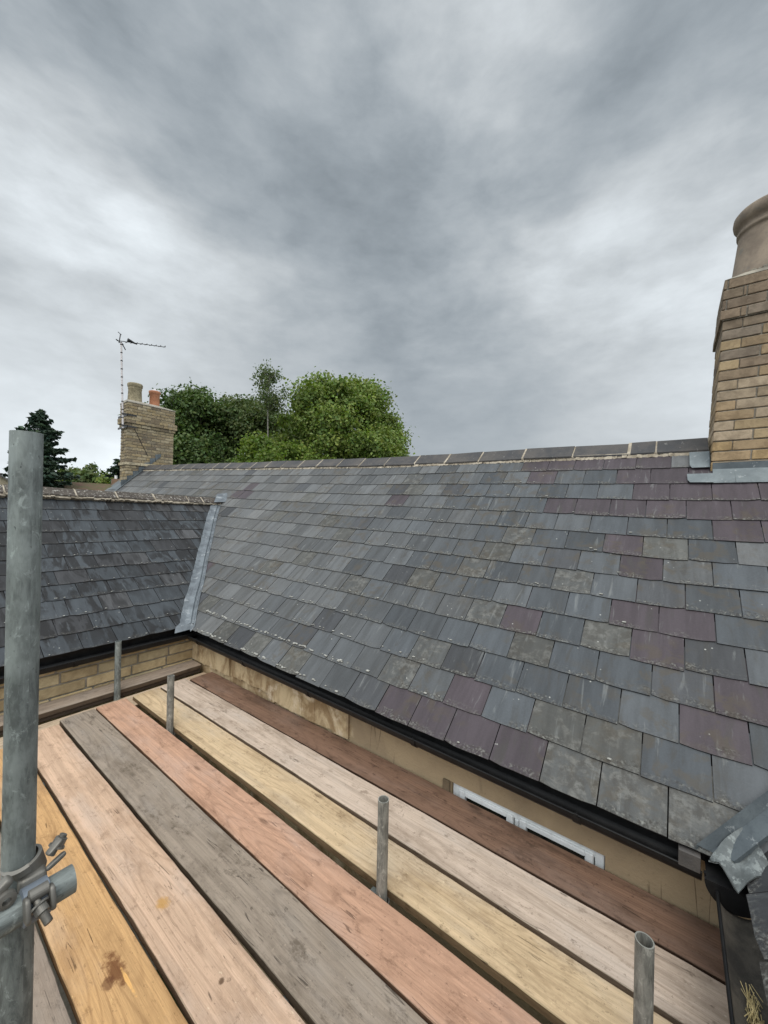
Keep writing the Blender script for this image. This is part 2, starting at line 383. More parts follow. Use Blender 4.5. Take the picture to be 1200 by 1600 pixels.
TERRA = plain_mat("terracotta_pot", (.46, .20, .11), (.36, .16, .09), 6, .85, .003)
STONE = plain_mat("yellow_limestone", (.54, .43, .26), (.40, .31, .18), 12, .92, .006, usetint=True)
ALU = plain_mat("painted_mast", (.62, .58, .58), (.52, .48, .48), 20, .5, .0005)
BLACKM = plain_mat("dark_metal", (.03, .03, .032), (.05, .05, .05), 20, .5, .0005, metal=.4)
STEEL = steel_mat("galvanised_steel", (.23, .255, .245), (.05, .052, .05), .5, .50); STEEL_OLD = steel_mat("dull_galvanised_steel", (.27, .265, .235), (.10, .095, .08), .35, .6)
FORGED = steel_mat("forged_coupler_steel", (.20, .19, .17), (.07, .045, .03), .65, .45)
STRAW = plain_mat("dry_straw", (.62, .50, .26), (.42, .33, .15), 30, .9, .001)
BARK = plain_mat("bark", (.10, .085, .065), (.05, .042, .033), 6, .95, .02)
GROUND = plain_mat("grass_ground", (.055, .075, .025), (.09, .085, .05), .4, .95, .02, fine=6)
gm, k = mat("dark_glass"); fin(k, (.012, .013, .015), .05, spec=.6); GLASS = gm

def render_wall_mat():
    m, k = mat("ochre_render")
    x, y, z = k.sep(k.ob)
    n1 = k.noise(k.ob, 2.3, 5, .6, .4); n2_ = k.noise(k.ob, 55, 5, .7)
    run = k.noise(k.comb(k.m('MULTIPLY', y, 5.5), k.m('MULTIPLY', z, 3.0), 2), 1.0, 7, .68, .5)
    new = k.mix(k.step(n1, .35, .7), (.37, .285, .18), (.28, .215, .14))
    old = k.mix(k.step(run, .38, .62), (.54, .43, .27), (.27, .185, .10))
    old = k.mix(k.m('MULTIPLY', k.step(k.noise(k.ob, 7, 4), .56, .68), .7), old, (.66, .56, .42))
    edge = k.m('ADD', y, k.m('MULTIPLY', k.m('SUBTRACT', k.noise(k.ob, 6, 4), .5), .25))
    col = k.mix(k.step(edge, 1.82, 1.88), new, old)
    # thin drip lines below the gutter
    dl = k.noise(k.comb(k.m('MULTIPLY', y, 7.), k.m('MULTIPLY', z, .7), 5), 1.0, 1, .4, .4)
    lines = k.m('MULTIPLY', k.m('MULTIPLY', k.step(k.m('ABSOLUTE', k.m('SUBTRACT', dl, .55)), .010, .003), k.step(k.noise(k.ob, 3.3, 2), .5, .62)), .7)
    col = k.mix(lines, col, (.10, .07, .045))
    col = k.mix(k.m('MULTIPLY', k.step(n2_, .60, .70), .5), col, (.16, .12, .07))
    fin(k, col, .93, k.m('ADD', n2_, k.m('MULTIPLY', k.noise(k.ob, 12, 4), .8)), .004, spec=.2)
    return m
RENDER = render_wall_mat()

# ------------------------------------------------------------------ roof surfaces (metres; deck top is z=-1.65, camera at the origin)
def lut(t, pts):
    return float(np.interp(t, [p[0] for p in pts], [p[1] for p in pts]))
D14 = [(-4, -.02), (.2, .007), (1.47, .037), (3.28, .075), (6.32, .206), (9.37, .344), (12.5, .48)]
E0 = [(-4, -.03), (.07, -.02), (.65, -.012), (1.47, -.013), (2.86, .027), (4.1, .05), (6, .07), (12.5, .12)]
SAG = [(-4, .055), (0, .055), (1.1, .035), (2.4, .02), (4.6, .02), (8, .0), (13, 0)]
def z_main(y, r):
    q = r/14.0; e = lut(y, E0)
    return -1.30 + .135*r + e + (lut(y, D14)-e)*q - lut(y, SAG)*4*q*(1-q)
def P_main(y, r): return Vector((2.0+.166*r, y, z_main(y, r)))
WZ = [-1.232, -1.131, -1.02, -.895, -.782, -.67, -.548, -.421, -.299, -.177, -.043, .099, .232]
def P_wing(x, r):
    z = lut(r, list(enumerate(WZ))) if r >= 0 else WZ[0]+.1*r
    return Vector((x, 4.03+.198*r, z))
def P_near(x, r): return Vector((x, -.235-.166*r, -1.325+.135*r))
# valley between the long roof and the wing: (wing row -> x, y, z, main row)
VAL = []
for i in range(0, 113):
    rw = i/10; p = P_wing(0, rw)
    lo, hi = -1.0, 14.0
    for _ in range(40):
        mdl = (lo+hi)/2
        if z_main(p.y, mdl) < p.z: lo = mdl
        else: hi = mdl
    VAL.append((rw, 2+.166*lo, p.y, p.z, lo))
val_x = lambda rw: lut(rw, [(v[0], v[1]) for v in VAL])
_vs = sorted((v[4], v[2]) for v in VAL)
VR0, VR1 = _vs[0][0], _vs[-1][0]
val_y = lambda r: lut(r, _vs)

def slate_roof(name, P, rows, urange, width, anchor, tintf, parent, material, clampf, gauge, label=None, seed=1, ngrid=4, uflip=1):
    rg = random.Random(seed); mb = MB(); sid = 0
    EPS = .01
    def nrm(u, r):
        a = P(u+EPS, r)-P(u-EPS, r); b = P(u, r+EPS)-P(u, r-EPS)
        n = a.cross(b).normalized()
        return n if n.z > 0 else -n
    for row in range(rows[0], rows[1]):
        a0 = anchor(row); u0, u1 = urange(row)
        i0 = math.floor((u0-a0)/width)-1; i1 = math.ceil((u1-a0)/width)+1
        joints = [a0+i*width+rg.uniform(-.007, .007)*(0 if i == 0 else 1) for i in range(i0, i1+1)]
        for i in range(len(joints)-1):
            ua, ub = joints[i]+.0027, joints[i+1]-.0027
            if ub < u0 or ua > u1: continue
            sid += 1
            dr = rg.uniform(-.014, .014)+(rg.uniform(-.05, .03) if rg.random() < .04 else 0); lift = rg.uniform(-.001, .0015); skew = rg.uniform(-.009, .009); tw = rg.uniform(-.0012, .0012)
            top = 1.75 if row < rows[1]-1 else (rows[2] if len(rows) > 2 else .95)
            col = tintf((ua+ub)/2, row, rg)
            NU = ngrid; sts = [0.0, .5, 1.0, top] if top > 1 else [0.0, .5, top]
            c0 = rg.choice([0, 0, 0, .03, .05]); c1 = rg.choice([0, 0, 0, .03, .05])
            G = []; UV = []
            bad = True
            for si, s_ in enumerate(sts):
                rowp = []; rowu = []
                for j in range(NU+1):
                    t = j/NU; u = ua+(ub-ua)*t
                    rr = row+s_
                    if si == 0: rr += dr + skew*(t-.5)*2 + rg.uniform(-.008, .008) + (c0 if j == 0 else 0) + (c1 if j == NU else 0)
                    uc = clampf(u, rr, (ua+ub)/2)
                    if uc is None: uc = u
                    if abs(uc-u) < 1e-6: bad = False
                    h = .0150-.0074*s_+lift*(1-s_*.5)+tw*(t-.5)*2*(1 if s_ < 1.2 else 0)
                    n = nrm(uc, rr)
                    rowp.append((P(uc, rr)+n*h, n)); rowu.append((uc-ua+sid*3.17, (rr-row-dr)*gauge))
                G.append(rowp); UV.append(rowu)
            if bad: continue
            base = len(mb.v); nn = NU+1
            for rowp in G:
                for p, n in rowp: mb.v.append(tuple(p))
            fl = UV
            for a in range(len(sts)-1):
                for j in range(NU):
                    f = [base+a*nn+j, base+a*nn+j+1, base+(a+1)*nn+j+1, base+(a+1)*nn+j]
                    uv = [fl[a][j], fl[a][j+1], fl[a+1][j+1], fl[a+1][j]]
                    if uflip < 0: f = f[::-1]; uv = uv[::-1]
                    mb.f.append(tuple(f)); mb.uv.append(uv); mb.col.append(col); mb.mi.append(0); mb.sm.append(True)
            th = .0058
            def skirt(A, B, ua_, ub_):
                pts = [A[0], B[0], B[0]-B[1]*th, A[0]-A[1]*th]
                uv = [(ua_[0], -.01)]*4
                mb.face(pts if uflip > 0 else pts[::-1], uv, col)
            for j in range(NU): skirt(G[0][j+1], G[0][j], fl[0][j], fl[0][j])
            for a in range(len(sts)-1):
                skirt(G[a][0], G[a+1][0], fl[a][0], fl[a][0]); skirt(G[a+1][NU], G[a][NU], fl[a][NU], fl[a][NU])
    # boarding under the slates
    o = mb.build(name, material, parent)
    if label: o['label'] = label
    return o
def underlay(name, P, grid_u, grid_r, parent, ulim=lambda r, a: a, drop=.035, thick=.06):
    mb = MB(); vs = []; nu, nr = len(grid_u(0)), len(grid_r)
    for r in grid_r:
        for u in grid_u(r):
            p = P(u, r); vs.append(p-Vector((0, 0, drop)))
    n = len(vs); vs += [p-Vector((0, 0, thick)) for p in vs]
    fs = []
    for a in range(nr-1):
        for b in range(nu-1):
            f = (a*nu+b, a*nu+b+1, (a+1)*nu+b+1, (a+1)*nu+b); fs.append(f); fs.append(tuple(n+q for q in f[::-1]))
    for b in range(nu-1): fs.append((b, n+b, n+b+1, b+1)); t = (nr-1)*nu; fs.append((t+b, t+b+1, n+t+b+1, n+t+b))
    for a in range(nr-1): fs.append((a*nu, (a+1)*nu, n+(a+1)*nu, n+a*nu)); t = nu-1; fs.append((a*nu+t, n+a*nu+t, n+(a+1)*nu+t, (a+1)*nu+t))
    mb.mesh(vs, fs, smooth=False)
    return mb.build(name, PLASTIC, parent)

house = thing("house", "stone house with slate roofs around the boards and a brick chimney at each end", "house", (2.2, 4, -4.7))
def part(o, parent=house): return keep(o, parent) if o.parent is None else o
def hb(mb, name, m, label=None, warp=None):
    o = mb.build(name, m, None, warp); keep(o, house)
    if label: o['label'] = label
    return o
def sub(mb, name, m, parent, warp=None, label=None):
    o = mb.build(name, m, None, warp); o.parent = parent
    o.matrix_parent_inverse = (Matrix.Translation(-house.location) if parent.parent else Matrix()).inverted() @ Matrix.Translation(-house.location) if False else Matrix()
    if label: o['label'] = label
    return o

# anchors: a joint seen in the photograph for each course of the long roof (y of the joint)
ANCH_PX = {13: (992.9, 736), 12: (1015.4, 759), 11: (987.5, 783), 10: (1008, 812), 9: (1041.7, 842.5), 8: (1003, 871.7), 7: (1035, 912), 6: (1070.8, 957),
           5: (1028, 991.7), 4: (1069.6, 1053), 3: (1016.7, 1090), 2: (1060.8, 1167.5), 1: (1000, 1217.5), 0: (1043, 1305)}
def ray_to_course(px, r):
    d = pix_dir(*px); return d.y/d.x*(2.0+.166*r)
ANCH = {r: ray_to_course(p, r) for r, p in ANCH_PX.items()}
Mi = cam.matrix_world.inverted()
def to_px(P):
    c = Mi @ P; return (600+600*c.x/-c.z, 800-600*c.y/-c.z)
PURPLE = [(842,727),(876,727),(920,727),(968,727),(1010,730),(1050,733),(1090,735),(850,747),(960,727),(988,747),(1045,750),(1105,753),(1160,757),(1017,773),(1080,776),(1145,777),(1190,780),
  (872,792),(924,795),(980,798),(1040,800),(1108,803),(1180,805),(1155,836),(1195,838),(972,853),(1000,888),(985,965),(1070,980),(1030,1018),(812,972),(1160,1100),(1115,1155),(622,1103),(680,1125),(730,1087),(742,1150),(805,1178),
  (610,785),(380,768),(395,758),(372,772),(325,888),(290,925),(1155,1155),(560,700)]
PATCH = {(750,960): (.078,.080,.078,.40), (735,885): (.078,.080,.078,.40), (620,1050): (.078,.080,.078,.40), (660,1020): (.078,.080,.078,.40), (570,850): (.078,.080,.078,.40), (545,905): (.078,.080,.078,.40), (300,915): (.078,.080,.078,.40),
         (1090,1295): (.078,.080,.078,.40), (990,1255): (.078,.080,.078,.40), (885,1210): (.078,.080,.078,.40), (640,745): (.078,.080,.078,.40), (915,900): (.078,.080,.078,.40), (795,830): (.078,.080,.078,.40)}
def tint_main(u, row, rg):
    p = to_px(P_main(u, row+.5))
    best = min((((q[0]-p[0])**2+(2.2*(q[1]-p[1]))**2), q) for q in PURPLE)
    P2 = P_main(u+.258, row+.5); wpx = abs(to_px(P2)[0]-p[0])
    P3 = P_main(u, row+1.5); hpx = abs(to_px(P3)[1]-p[1])
    for q in PURPLE:
        if abs(q[0]-p[0]) < wpx*.5 and abs(q[1]-p[1]) < hpx*.5:
            g = rg.uniform(.85, 1.1); return (.066*g, .053*g, .060*g)
    for q, c in PATCH.items():
        if abs(q[0]-p[0]) < wpx*.5 and abs(q[1]-p[1]) < hpx*.5: return c
    g = rg.uniform(.76, 1.22); t = rg.random()
    glance_tone = min(1.0, max(0, (u-.5)/4.0))  # far slates painted paler, standing in for sheen at a glancing angle
    a = (.066, .073, .080); b = (.122, .122, .119)
    if t < .05: return (.080*g, .080*g, .074*g, .55)
    if t < .16 and row > 3: return (.105*g, .108*g, .11*g, .85)
    if t < .22: return (.060*g, .062*g, .066*g)
    f = glance_tone*.8+rg.uniform(-.2, .2); f = min(1, max(0, f))
    return tuple((x*(1-f)+y*f)*g for x, y in zip(a, b))
CH_Y0 = -.24
def clamp_main(u, r, mid):
    if VR0-.2 <= r < VR1+.02:
        yv = val_y(r)-.055
        if mid < (val_y(r)+6.25)/2+.6 and mid < 6.25: return min(u, yv)
        yb = 12.5-val_y(r)
        return max(u, yb)
    yn = -.136-.166*r
    return max(u, yn+.02)
def ur_main(row):
    return (max(-3.0, -.14-.166*row-.15), 11.95)
main_slope = slate_roof("roof_slope", P_main, (0, 14, 1.0), ur_main, .258, lambda r: ANCH[r], tint_main, None, SLATE, clamp_main, .214, seed=3)
keep(main_slope, house); main_slope['label'] = "long slate roof slope of grey and purple slates"
rs = [0, 2, 4, 6, 8, 10, 12, 13.8]
def gu_front(r):
    hi = val_y(r)-.03 if r < VR1 else 6.25
    lo = -.12-.166*r
    return list(np.linspace(lo, hi, 40))
o = underlay("roof_boarding", P_main, gu_front, [0.3, 1, 2, 3, 4, 5, 6, 7, 8, VR1-.01, 10.5, 12, 13, 14.0], None); keep(o, house)
o = underlay("roof_boarding", P_main, lambda r: list(np.linspace(6.25 if r >= VR1-.02 else 12.5-val_y(r), 11.93, 12)), [0, 2, 4, 6, 8, VR1-.01, 12, 14.0], None); keep(o, house)

def tint_wing(u, row, rg):
    g = rg.uniform(.75, 1.25); t = rg.random()
    if t < .18: return (.036*g, .036*g, .038*g)
    if t < .28: return (.062*g, .062*g, .064*g)
    return (.046*g, .052*g, .058*g)
def clamp_wing(u, r, mid): return min(u, val_x(max(0, min(11.2, r)))-.07)
wing_anch = {r: 1.1+(.128 if r % 2 else 0) for r in range(12)}
wing_slope = slate_roof("roof_slope", P_wing, (0, 11, 1.15), lambda row: (-4.5, val_x(min(11.2, row+1))+.1), .262, lambda r: wing_anch[r], tint_wing, None, SLATE_DARK, clamp_wing, .232, seed=11, uflip=1)
keep(wing_slope, house); wing_slope['label'] = "dark streaked slate slope of the left wing"
o = underlay("roof_boarding", P_wing, lambda r: list(np.linspace(-4.5, val_x(max(0, min(11.2, r)))-.02, 12)), [0.3, 2, 4, 6, 8, 10, 11.25], None); keep(o, house)
# back slope of the wing (hidden from here, closes the roof)
def P_wback(x, r): p = P_wing(x, r); return Vector((x, 12.5-p.y, p.z))
o = slate_roof("roof_slope", P_wback, (0, 11, 1.15), lambda row: (-4.5, val_x(min(11.2, row+1))+.1), .262, lambda r: wing_anch[r], tint_wing, None, SLATE_DARK, clamp_wing, .232, seed=12, ngrid=1, uflip=-1)
keep(o, house)
# near wing to the right of the boards
def tint_near(u, row, rg):
    g = rg.uniform(.75, 1.1); return (.050*g, .052*g, .055*g) if rg.random() < .7 else (.065*g, .06*g, .055*g)
def clamp_near(u, r, mid): return min(u, 2.0+.166*r+.015)
near_slope = slate_roof("roof_slope", P_near, (0, 14, 1.0), lambda row: (-1.2, 2.1+.166*(row+1)), .262, lambda r: 1.62+(.131 if r % 2 else 0), tint_near, None, SLATE, clamp_near, .214, seed=21, ngrid=3, uflip=-1)
keep(near_slope, house); near_slope['label'] = "near slate slope at the right edge"
o = underlay("roof_boarding", P_near, lambda r: list(np.linspace(-1.2, 2.05+.166*r, 8)), [0.3, 3, 6, 9, 12, 14.0], None); keep(o, house)
# back slope of the long roof
def P_mback(y, r): p = P_main(y, r); return Vector((8.9-p.x, y, p.z))
o = slate_roof("roof_slope", P_mback, (0, 14, 1.0), lambda row: (-3.0, 11.95), .40, lambda r: .2*(r % 2), lambda u, r, g: (.12, .13, .135), None, SLATE, lambda u, r, m: u, .214, seed=31, ngrid=1, uflip=-1)
keep(o, house)

# ------------------------------------------------------------------ ridges
def ridge_run(joints, axis, apex, w, slope, tile_m, mort_m, name, lab, bed=.045, gap=.012, gapcol=True, seed=5, tz=.0):
    """V-shaped ridge tiles between consecutive joints, bedded on mortar. apex(t) -> Vector; side vector is horizontal"""
    rg = random.Random(seed); mb = MB(); mm = MB()
    side = Vector((1, 0, 0)) if axis == 'y' else Vector((0, 1, 0))
    prof = [(-w, -w*slope), (-.035, -.035*slope+.002), (-.012, -.004), (.012, -.004), (.035, -.035*slope+.002), (w, -w*slope)]
    th = .014
    for a, b in zip(joints[:-1], joints[1:]):
        ja, jb = a+gap/2, b-gap/2
        oz = rg.uniform(-.006, .006); o2 = rg.uniform(-.006, .006); ox = rg.uniform(-.006, .006)
        for (t0, t1, z0, z1, out, inn, m_, uo) in ((ja, jb, oz, o2, 0, -th, mb, 0), (b-gap*1.1, b+gap*1.1, oz-.003, o2-.003, .002, -.02, mm, 0)):
            A = apex(t0)+Vector((0, 0, z0))+side*ox; B = apex(t1)+Vector((0, 0, z1))+side*ox
            def ring(p, o): return [p+side*x*(1+o*1.5)+Vector((0, 0, z+o)) for x, z in prof]
            A0, A1, B0, B1 = ring(A, out), ring(A, inn), ring(B, out), ring(B, inn)
            n = len(prof)
            for i in range(n-1):
                m_.face([A0[i], A0[i+1], B0[i+1], B0[i]][::-1 if axis == 'x' else 1]); m_.face([A1[i], B1[i], B1[i+1], A1[i+1]])
                m_.face([A0[i], A1[i], A1[i+1], A0[i+1]]); m_.face([B0[i], B0[i+1], B1[i+1], B1[i]])
            for i in (0, n-1): m_.face([A0[i], B0[i], B1[i], A1[i]])
    # bedding
    t = joints[0]; L = joints[-1]; st = .04
    while t < L:
        t2 = min(L, t+st)
        for sgn in (-1, 1):
            A, B = apex(t), apex(t2)
            j0, j1 = rg.uniform(-.012, .012), rg.uniform(-.012, .012)
            q = [A+side*sgn*(w*.90)+Vector((0, 0, -w*.9*slope-.004)), B+side*sgn*(w*.90)+Vector((0, 0, -w*.9*slope-.004)),
                 B+side*sgn*(w*1.01+j1*.5)+Vector((0, 0, -w*slope-bed+j1)), A+side*sgn*(w*1.01+j0*.5)+Vector((0, 0, -w*slope-bed+j0))]
            q2 = [p-side*sgn*.08-Vector((0, 0, .04)) for p in q]
            mm.face(q); mm.face([q[3], q[2], q2[2], q2[3]])
        t = t2
    o = hb(mb, name, tile_m, lab)
    s_ = mm.build("mortar_bedding", mort_m, None); s_.parent = o
    return o
def apex_main(y): return Vector((4.45, y, z_main(y, 14)+.150))
joints = [-.235, .14, .35, .84, 1.34, 1.86, 2.30, 2.75, 3.25, 3.72]
while joints[-1] < 11.0: joints.append(joints[-1]+.455)
joints[-1] = 11.42
ridge_run(joints, 'y', apex_main, .165, .80, RIDGE, CREAM, "ridge_tiles", "blue-black ridge tiles along the long roof")
jw = [-4.5, -4.0, -3.5, -3.0, -2.5, -2.0, -1.5, -1.0, -.5, -.05, .42, .89, 1.18, 1.56, 2.02, 2.50, 2.99, 3.23, 3.52]
ridge_run(jw, 'x', lambda x: Vector((x, 6.25, .245-.012*max(0, x-1))), .125, .72, RIDGE_OLD, CREAM, "ridge_tiles", "lichen speckled ridge tiles of the left wing", bed=.035, seed=9)
ridge_run([-1.2+.45*i for i in range(9)]+[3.2, 3.7, 4.3], 'x', lambda x: Vector((x, -2.62, .63)), .15, .8, RIDGE, CREAM, "ridge_tiles", None, seed=10)

# ------------------------------------------------------------------ valleys in lead
mb = MB(); rg = random.Random(4); prev = None
pts = VAL[::2]
for i, (rw, x, y, z, rm) in enumerate(pts):
    wl = .128 if i > 0 else .16
    wl += rg.uniform(-.006, .006)
    L = P_wing(x-wl, rw)+Vector((0, 0, .034+rg.uniform(-.003, .003)))
    L2 = P_wing(x-wl*.55, rw)+Vector((0, 0, .027+rg.uniform(-.003, .003)))
    c = Vector((x, y, z+.030))
    c0 = Vector((x-.018, y-.012, z+.042)); c1 = Vector((x+.012, y-.018, z+.036))
    Rr = P_main(y-.075, rm)+Vector((0, 0, .024)); Rr2 = P_main(y-.045, rm)+Vector((0, 0, .018+rg.uniform(-.002, .002)))
    row = [L-Vector((0, 0, .03)), L, L2, c0, c, c1, Rr2, Rr, Rr-Vector((0, 0, .03))]
    if prev:
        for j in range(len(row)-1): mb.face([prev[j], prev[j+1], row[j+1], row[j]], smooth=False)
    prev = row
# splayed tongue into the gutter
rw, x, y, z, rm = VAL[0]
a = [P_wing(x-.16, 0)+Vector((0, 0, .036)), Vector((x-.01, y, z+.042)), P_main(y-.075, rm)+Vector((0, 0, .024))]
b = [p+Vector((-.035, -.055, -.05)) for p in a]; b[2] = a[2]+Vector((-.05, -.01, -.045))
mb.face([a[0], a[1], b[1], b[0]]); mb.face([a[1], a[2], b[2], b[1]])
# dressed over the wing ridge end
xr = VAL[-1][1]
for (p, q, r_) in (((xr-.18, 6.10, .13), (xr+.10, 6.06, .15), (xr+.16, 6.30, .31)), ((xr-.18, 6.10, .13), (xr+.16, 6.30, .31), (xr-.03, 6.28, .27))):
    mb.face([p, q, r_])
hb(mb, "valley_flashing", LEAD, "pale lead valley between the wing and the long roof")
mb = MB(); prev = None
for i in range(0, 30):
    s_ = i*.166/2
    z = -1.333+.81*s_
    c = Vector((2+s_, -.136-s_, z+.035))
    A = Vector((2+s_-.02, -.136-s_+.045, z+.035+.018)); B = Vector((2+s_-.03, -.136-s_-.065, z+.055))
    row = [A-Vector((0, 0, .02)), A, c, B, B-Vector((0, 0, .02))]
    if prev:
        for j in range(len(row)-1): mb.face([prev[j], prev[j+1], row[j+1], row[j]])
    prev = row
hb(mb, "valley_flashing", LEAD_DARK, "dark lead valley at the right corner")
# pale crumpled lead tongue at the corner
mb = MB(); n = 9; V = []
for i in range(n):
    for j in range(n):
        s_, t = i/(n-1), j/(n-1)
        p = Vector((1.975, -.128, -1.318))*(1-s_)*(1-t)+Vector((2.10, -.235, -1.215))*s_*(1-t)+Vector((1.885, -.205, -1.325))*(1-s_)*t+Vector((1.99, -.31, -1.255))*s_*t
        p.z += .022*math.sin(s_*5+t*3)*math.sin(t*4)+rg.uniform(-.003, .003)+.02*s_*(1-s_)*4*(1-t)
        p.x += .02*math.sin(t*3.14)*(1-s_)
        V.append(p)
F = [(i*n+j, i*n+j+1, (i+1)*n+j+1, (i+1)*n+j) for i in range(n-1) for j in range(n-1)]
V2 = [p-Vector((0, 0, .005)) for p in V]
mb.mesh(V+V2, F+[tuple(n*n+q for q in f[::-1]) for f in F]+[(j, j+1, n*n+j+1, n*n+j) for j in range(n-1)])
hb(mb, "lead_saddle", LEAD_PALE, "crumpled pale lead saddle over the gutter corner")

# ------------------------------------------------------------------ walls
def blocks(mb, face, a0, a1, z0, z1, pos, h, l, jt, cols, depth=.06, seed=1, side=1, var=.25, rough=.004):
    """stone or brick courses on one wall face. face 'x': plane x=pos facing -X, run along y; 'y': plane y=pos facing -Y, run along x"""
    rg = random.Random(seed); z = z0; k_ = 0
    while z < z1-.02:
        hh = min(h*(1+rg.uniform(-var, var)*.4), z1-z); a = a0-(l*.5 if k_ % 2 else 0)-rg.uniform(0, l*.3)*var
        while a < a1:
            ll = l*(1+rg.uniform(-var, var)); b0, b1 = max(a0, a)+jt/2, min(a1, a+ll)-jt/2
            if b1-b0 > .02:
                c = rg.choice(cols); g = rg.uniform(.85, 1.15); c = tuple(v*g for v in c); pr = rg.uniform(0, rough)
                if face == 'x': mb.box((pos-pr, b0, z+jt/2), (pos+depth, b1, z+hh-jt/2), c, bev=.006)
                else: mb.box((b0, pos-pr, z+jt/2), (b1, pos+depth, z+hh-jt/2), c, bev=.006)
            a += ll
        z += hh; k_ += 1
GZ = -4.7
# wing wall (yellow coursed stone), y = 4.13
mb = MB()
blocks(mb, 'y', -4.4, 2.10, -2.25, -1.26, 4.13, .108, .30, .014, [(1, 1, 1), (.9, .88, .85), (1.08, 1.04, .95), (.8, .76, .7), (.95, .98, 1)], seed=14, rough=.008)
w = hb(mb, "wall", STONE, "yellow coursed stone wall of the wing")
mm = MB(); mm.box((-4.4, 4.142, GZ), (2.13, 4.40, -1.26)); mo = mm.build("wall_core", MORTAR, None); mo.parent = w
# main wall, x = 2.11, window opening y .235-1.04, z -2.75 .. -1.597
mb = MB()
WY0, WY1, WZ0, WZ1 = .235, 1.04, -2.02, -1.597
for (a, b) in (((2.11, -.34, GZ), (2.40, WY0, -1.30)), ((2.11, WY1, GZ), (2.40, 4.129, -1.28)), ((2.11, WY0, GZ), (2.40, WY1, WZ0)), ((2.11, WY0, WZ1), (2.40, WY1, -1.30))):
    mb.box(a, b)
wm = hb(mb, "wall", RENDER, "stained ochre rendered wall under the long gutter")
# projecting old stone band with a broken lower edge
mb = MB(); y = 1.86; rg = random.Random(8)
cuts = [1.86, 2.25, 2.62, 3.05, 3.36, 3.372, 4.128]
zb = -1.635
yy = 1.86
while yy < 4.12:
    y2 = min(4.12, yy+.05)
    zz = zb+rg.uniform(-.008, .008)+(.05 if 2.8 < yy < 3.4 else 0)+(.03 if yy > 3.4 else 0)
    if not (3.35 < yy < 3.39): mb.box((2.088+rg.uniform(-.002, .002), yy, zz), (2.112, y2, -1.28))
    yy = y2
o = mb.build("stone_band", RENDER, None); o.parent = wm
# back, gable and near-wing walls
mb = MB()
mb.box((6.45, -3.0, GZ), (6.75, 11.8, -1.30)); mb.box((2.40, 8.10, GZ), (6.45, 8.4, -1.30)); mb.box((2.11, 8.4, GZ), (2.4, 11.55, -1.30))
mb.box((2.11, 11.55, GZ), (6.45, 11.8, -1.30))
G = [(2.11, 11.80, -1.30), (6.75, 11.80, -1.30), (4.45, 11.80, 1.0)]; G2 = [(x_, 11.56, z_) for x_, y_, z_ in G]
mb.face(G); mb.face(G2[::-1])
mb.box((-4.4, 8.08, GZ), (2.11, 8.36, -1.30)); mb.box((-4.4, 4.40, GZ), (-4.15, 8.08, -1.30))
G = [(-4.39, 4.2, -1.30), (-4.39, 8.3, -1.30), (-4.39, 6.25, .1)]; mb.face(G)
mb.box((-1.0, -.62, GZ), (2.40, -.341, -1.345)); mb.box((-1.0, -4.9, GZ), (-.75, -.62, -1.345)); mb.box((2.4, -3.0, GZ), (6.45, -2.75, -1.30))
hb(mb, "wall", RENDER, "plain outer walls of the house")

# window: two casements of white plastic
win = bpy.data.objects.new("window", None); C.objects.link(win); keep(win, house)
mb = MB(); FX = 2.125
fr = .045
mb.box((FX, WY0+.004, WZ0+.004), (FX+.06, WY0+fr, WZ1-.004), bev=.003); mb.box((FX, WY1-fr, WZ0+.004), (FX+.06, WY1-.004, WZ1-.004), bev=.003)
mb.box((FX, WY0+fr, WZ1-fr), (FX+.06, WY1-fr, WZ1-.004), bev=.003); mb.box((FX, WY0+fr, WZ0+.004), (FX+.06, WY1-fr, WZ0+fr), bev=.003)
ym = .655; mb.box((FX, ym-.012, WZ0+fr), (FX+.058, ym+.012, WZ1-fr), bev=.003)
o = mb.build("frame", PVC, None); o.parent = win
for (a, b) in ((WY0+fr+.004, ym-.016), (ym+.016, WY1-fr-.004)):
    mb = MB(); s_ = .038; z0, z1 = WZ0+fr+.004, WZ1-fr+.018
    X0 = FX-.014
    mb.box((X0, a, z0), (X0+.05, a+s_, z1), bev=.004); mb.box((X0, b-s_, z0), (X0+.05, b, z1), bev=.004)
    mb.box((X0, a+s_, z1-.026), (X0+.05, b-s_, z1), bev=.004); mb.box((X0, a+s_, z0), (X0+.05, b-s_, z0+s_), bev=.004)
    o = mb.build("casement", PVC, None); o.parent = win
    mb = MB(); mb.box((FX+.012, a+s_-.004, z0+s_-.004), (FX+.020, b-s_+.004, z1-.03)); o = mb.build("pane", GLASS, None); o.parent = win
mb = MB(); mb.box((2.30, WY0+.001, WZ0+.001), (2.31, WY1-.001, WZ1-.001)); o = mb.build("blind", GUT_IN, None); o.parent = win
mb = MB(); mb.box((2.094, WY1+.004, -1.78), (2.108, WY1+.052, -1.592), bev=.003)
o = mb.build("reveal_board", plain_mat("brown_board", (.16, .12, .075), (.09, .07, .045), 12, .9), None); o.parent = win

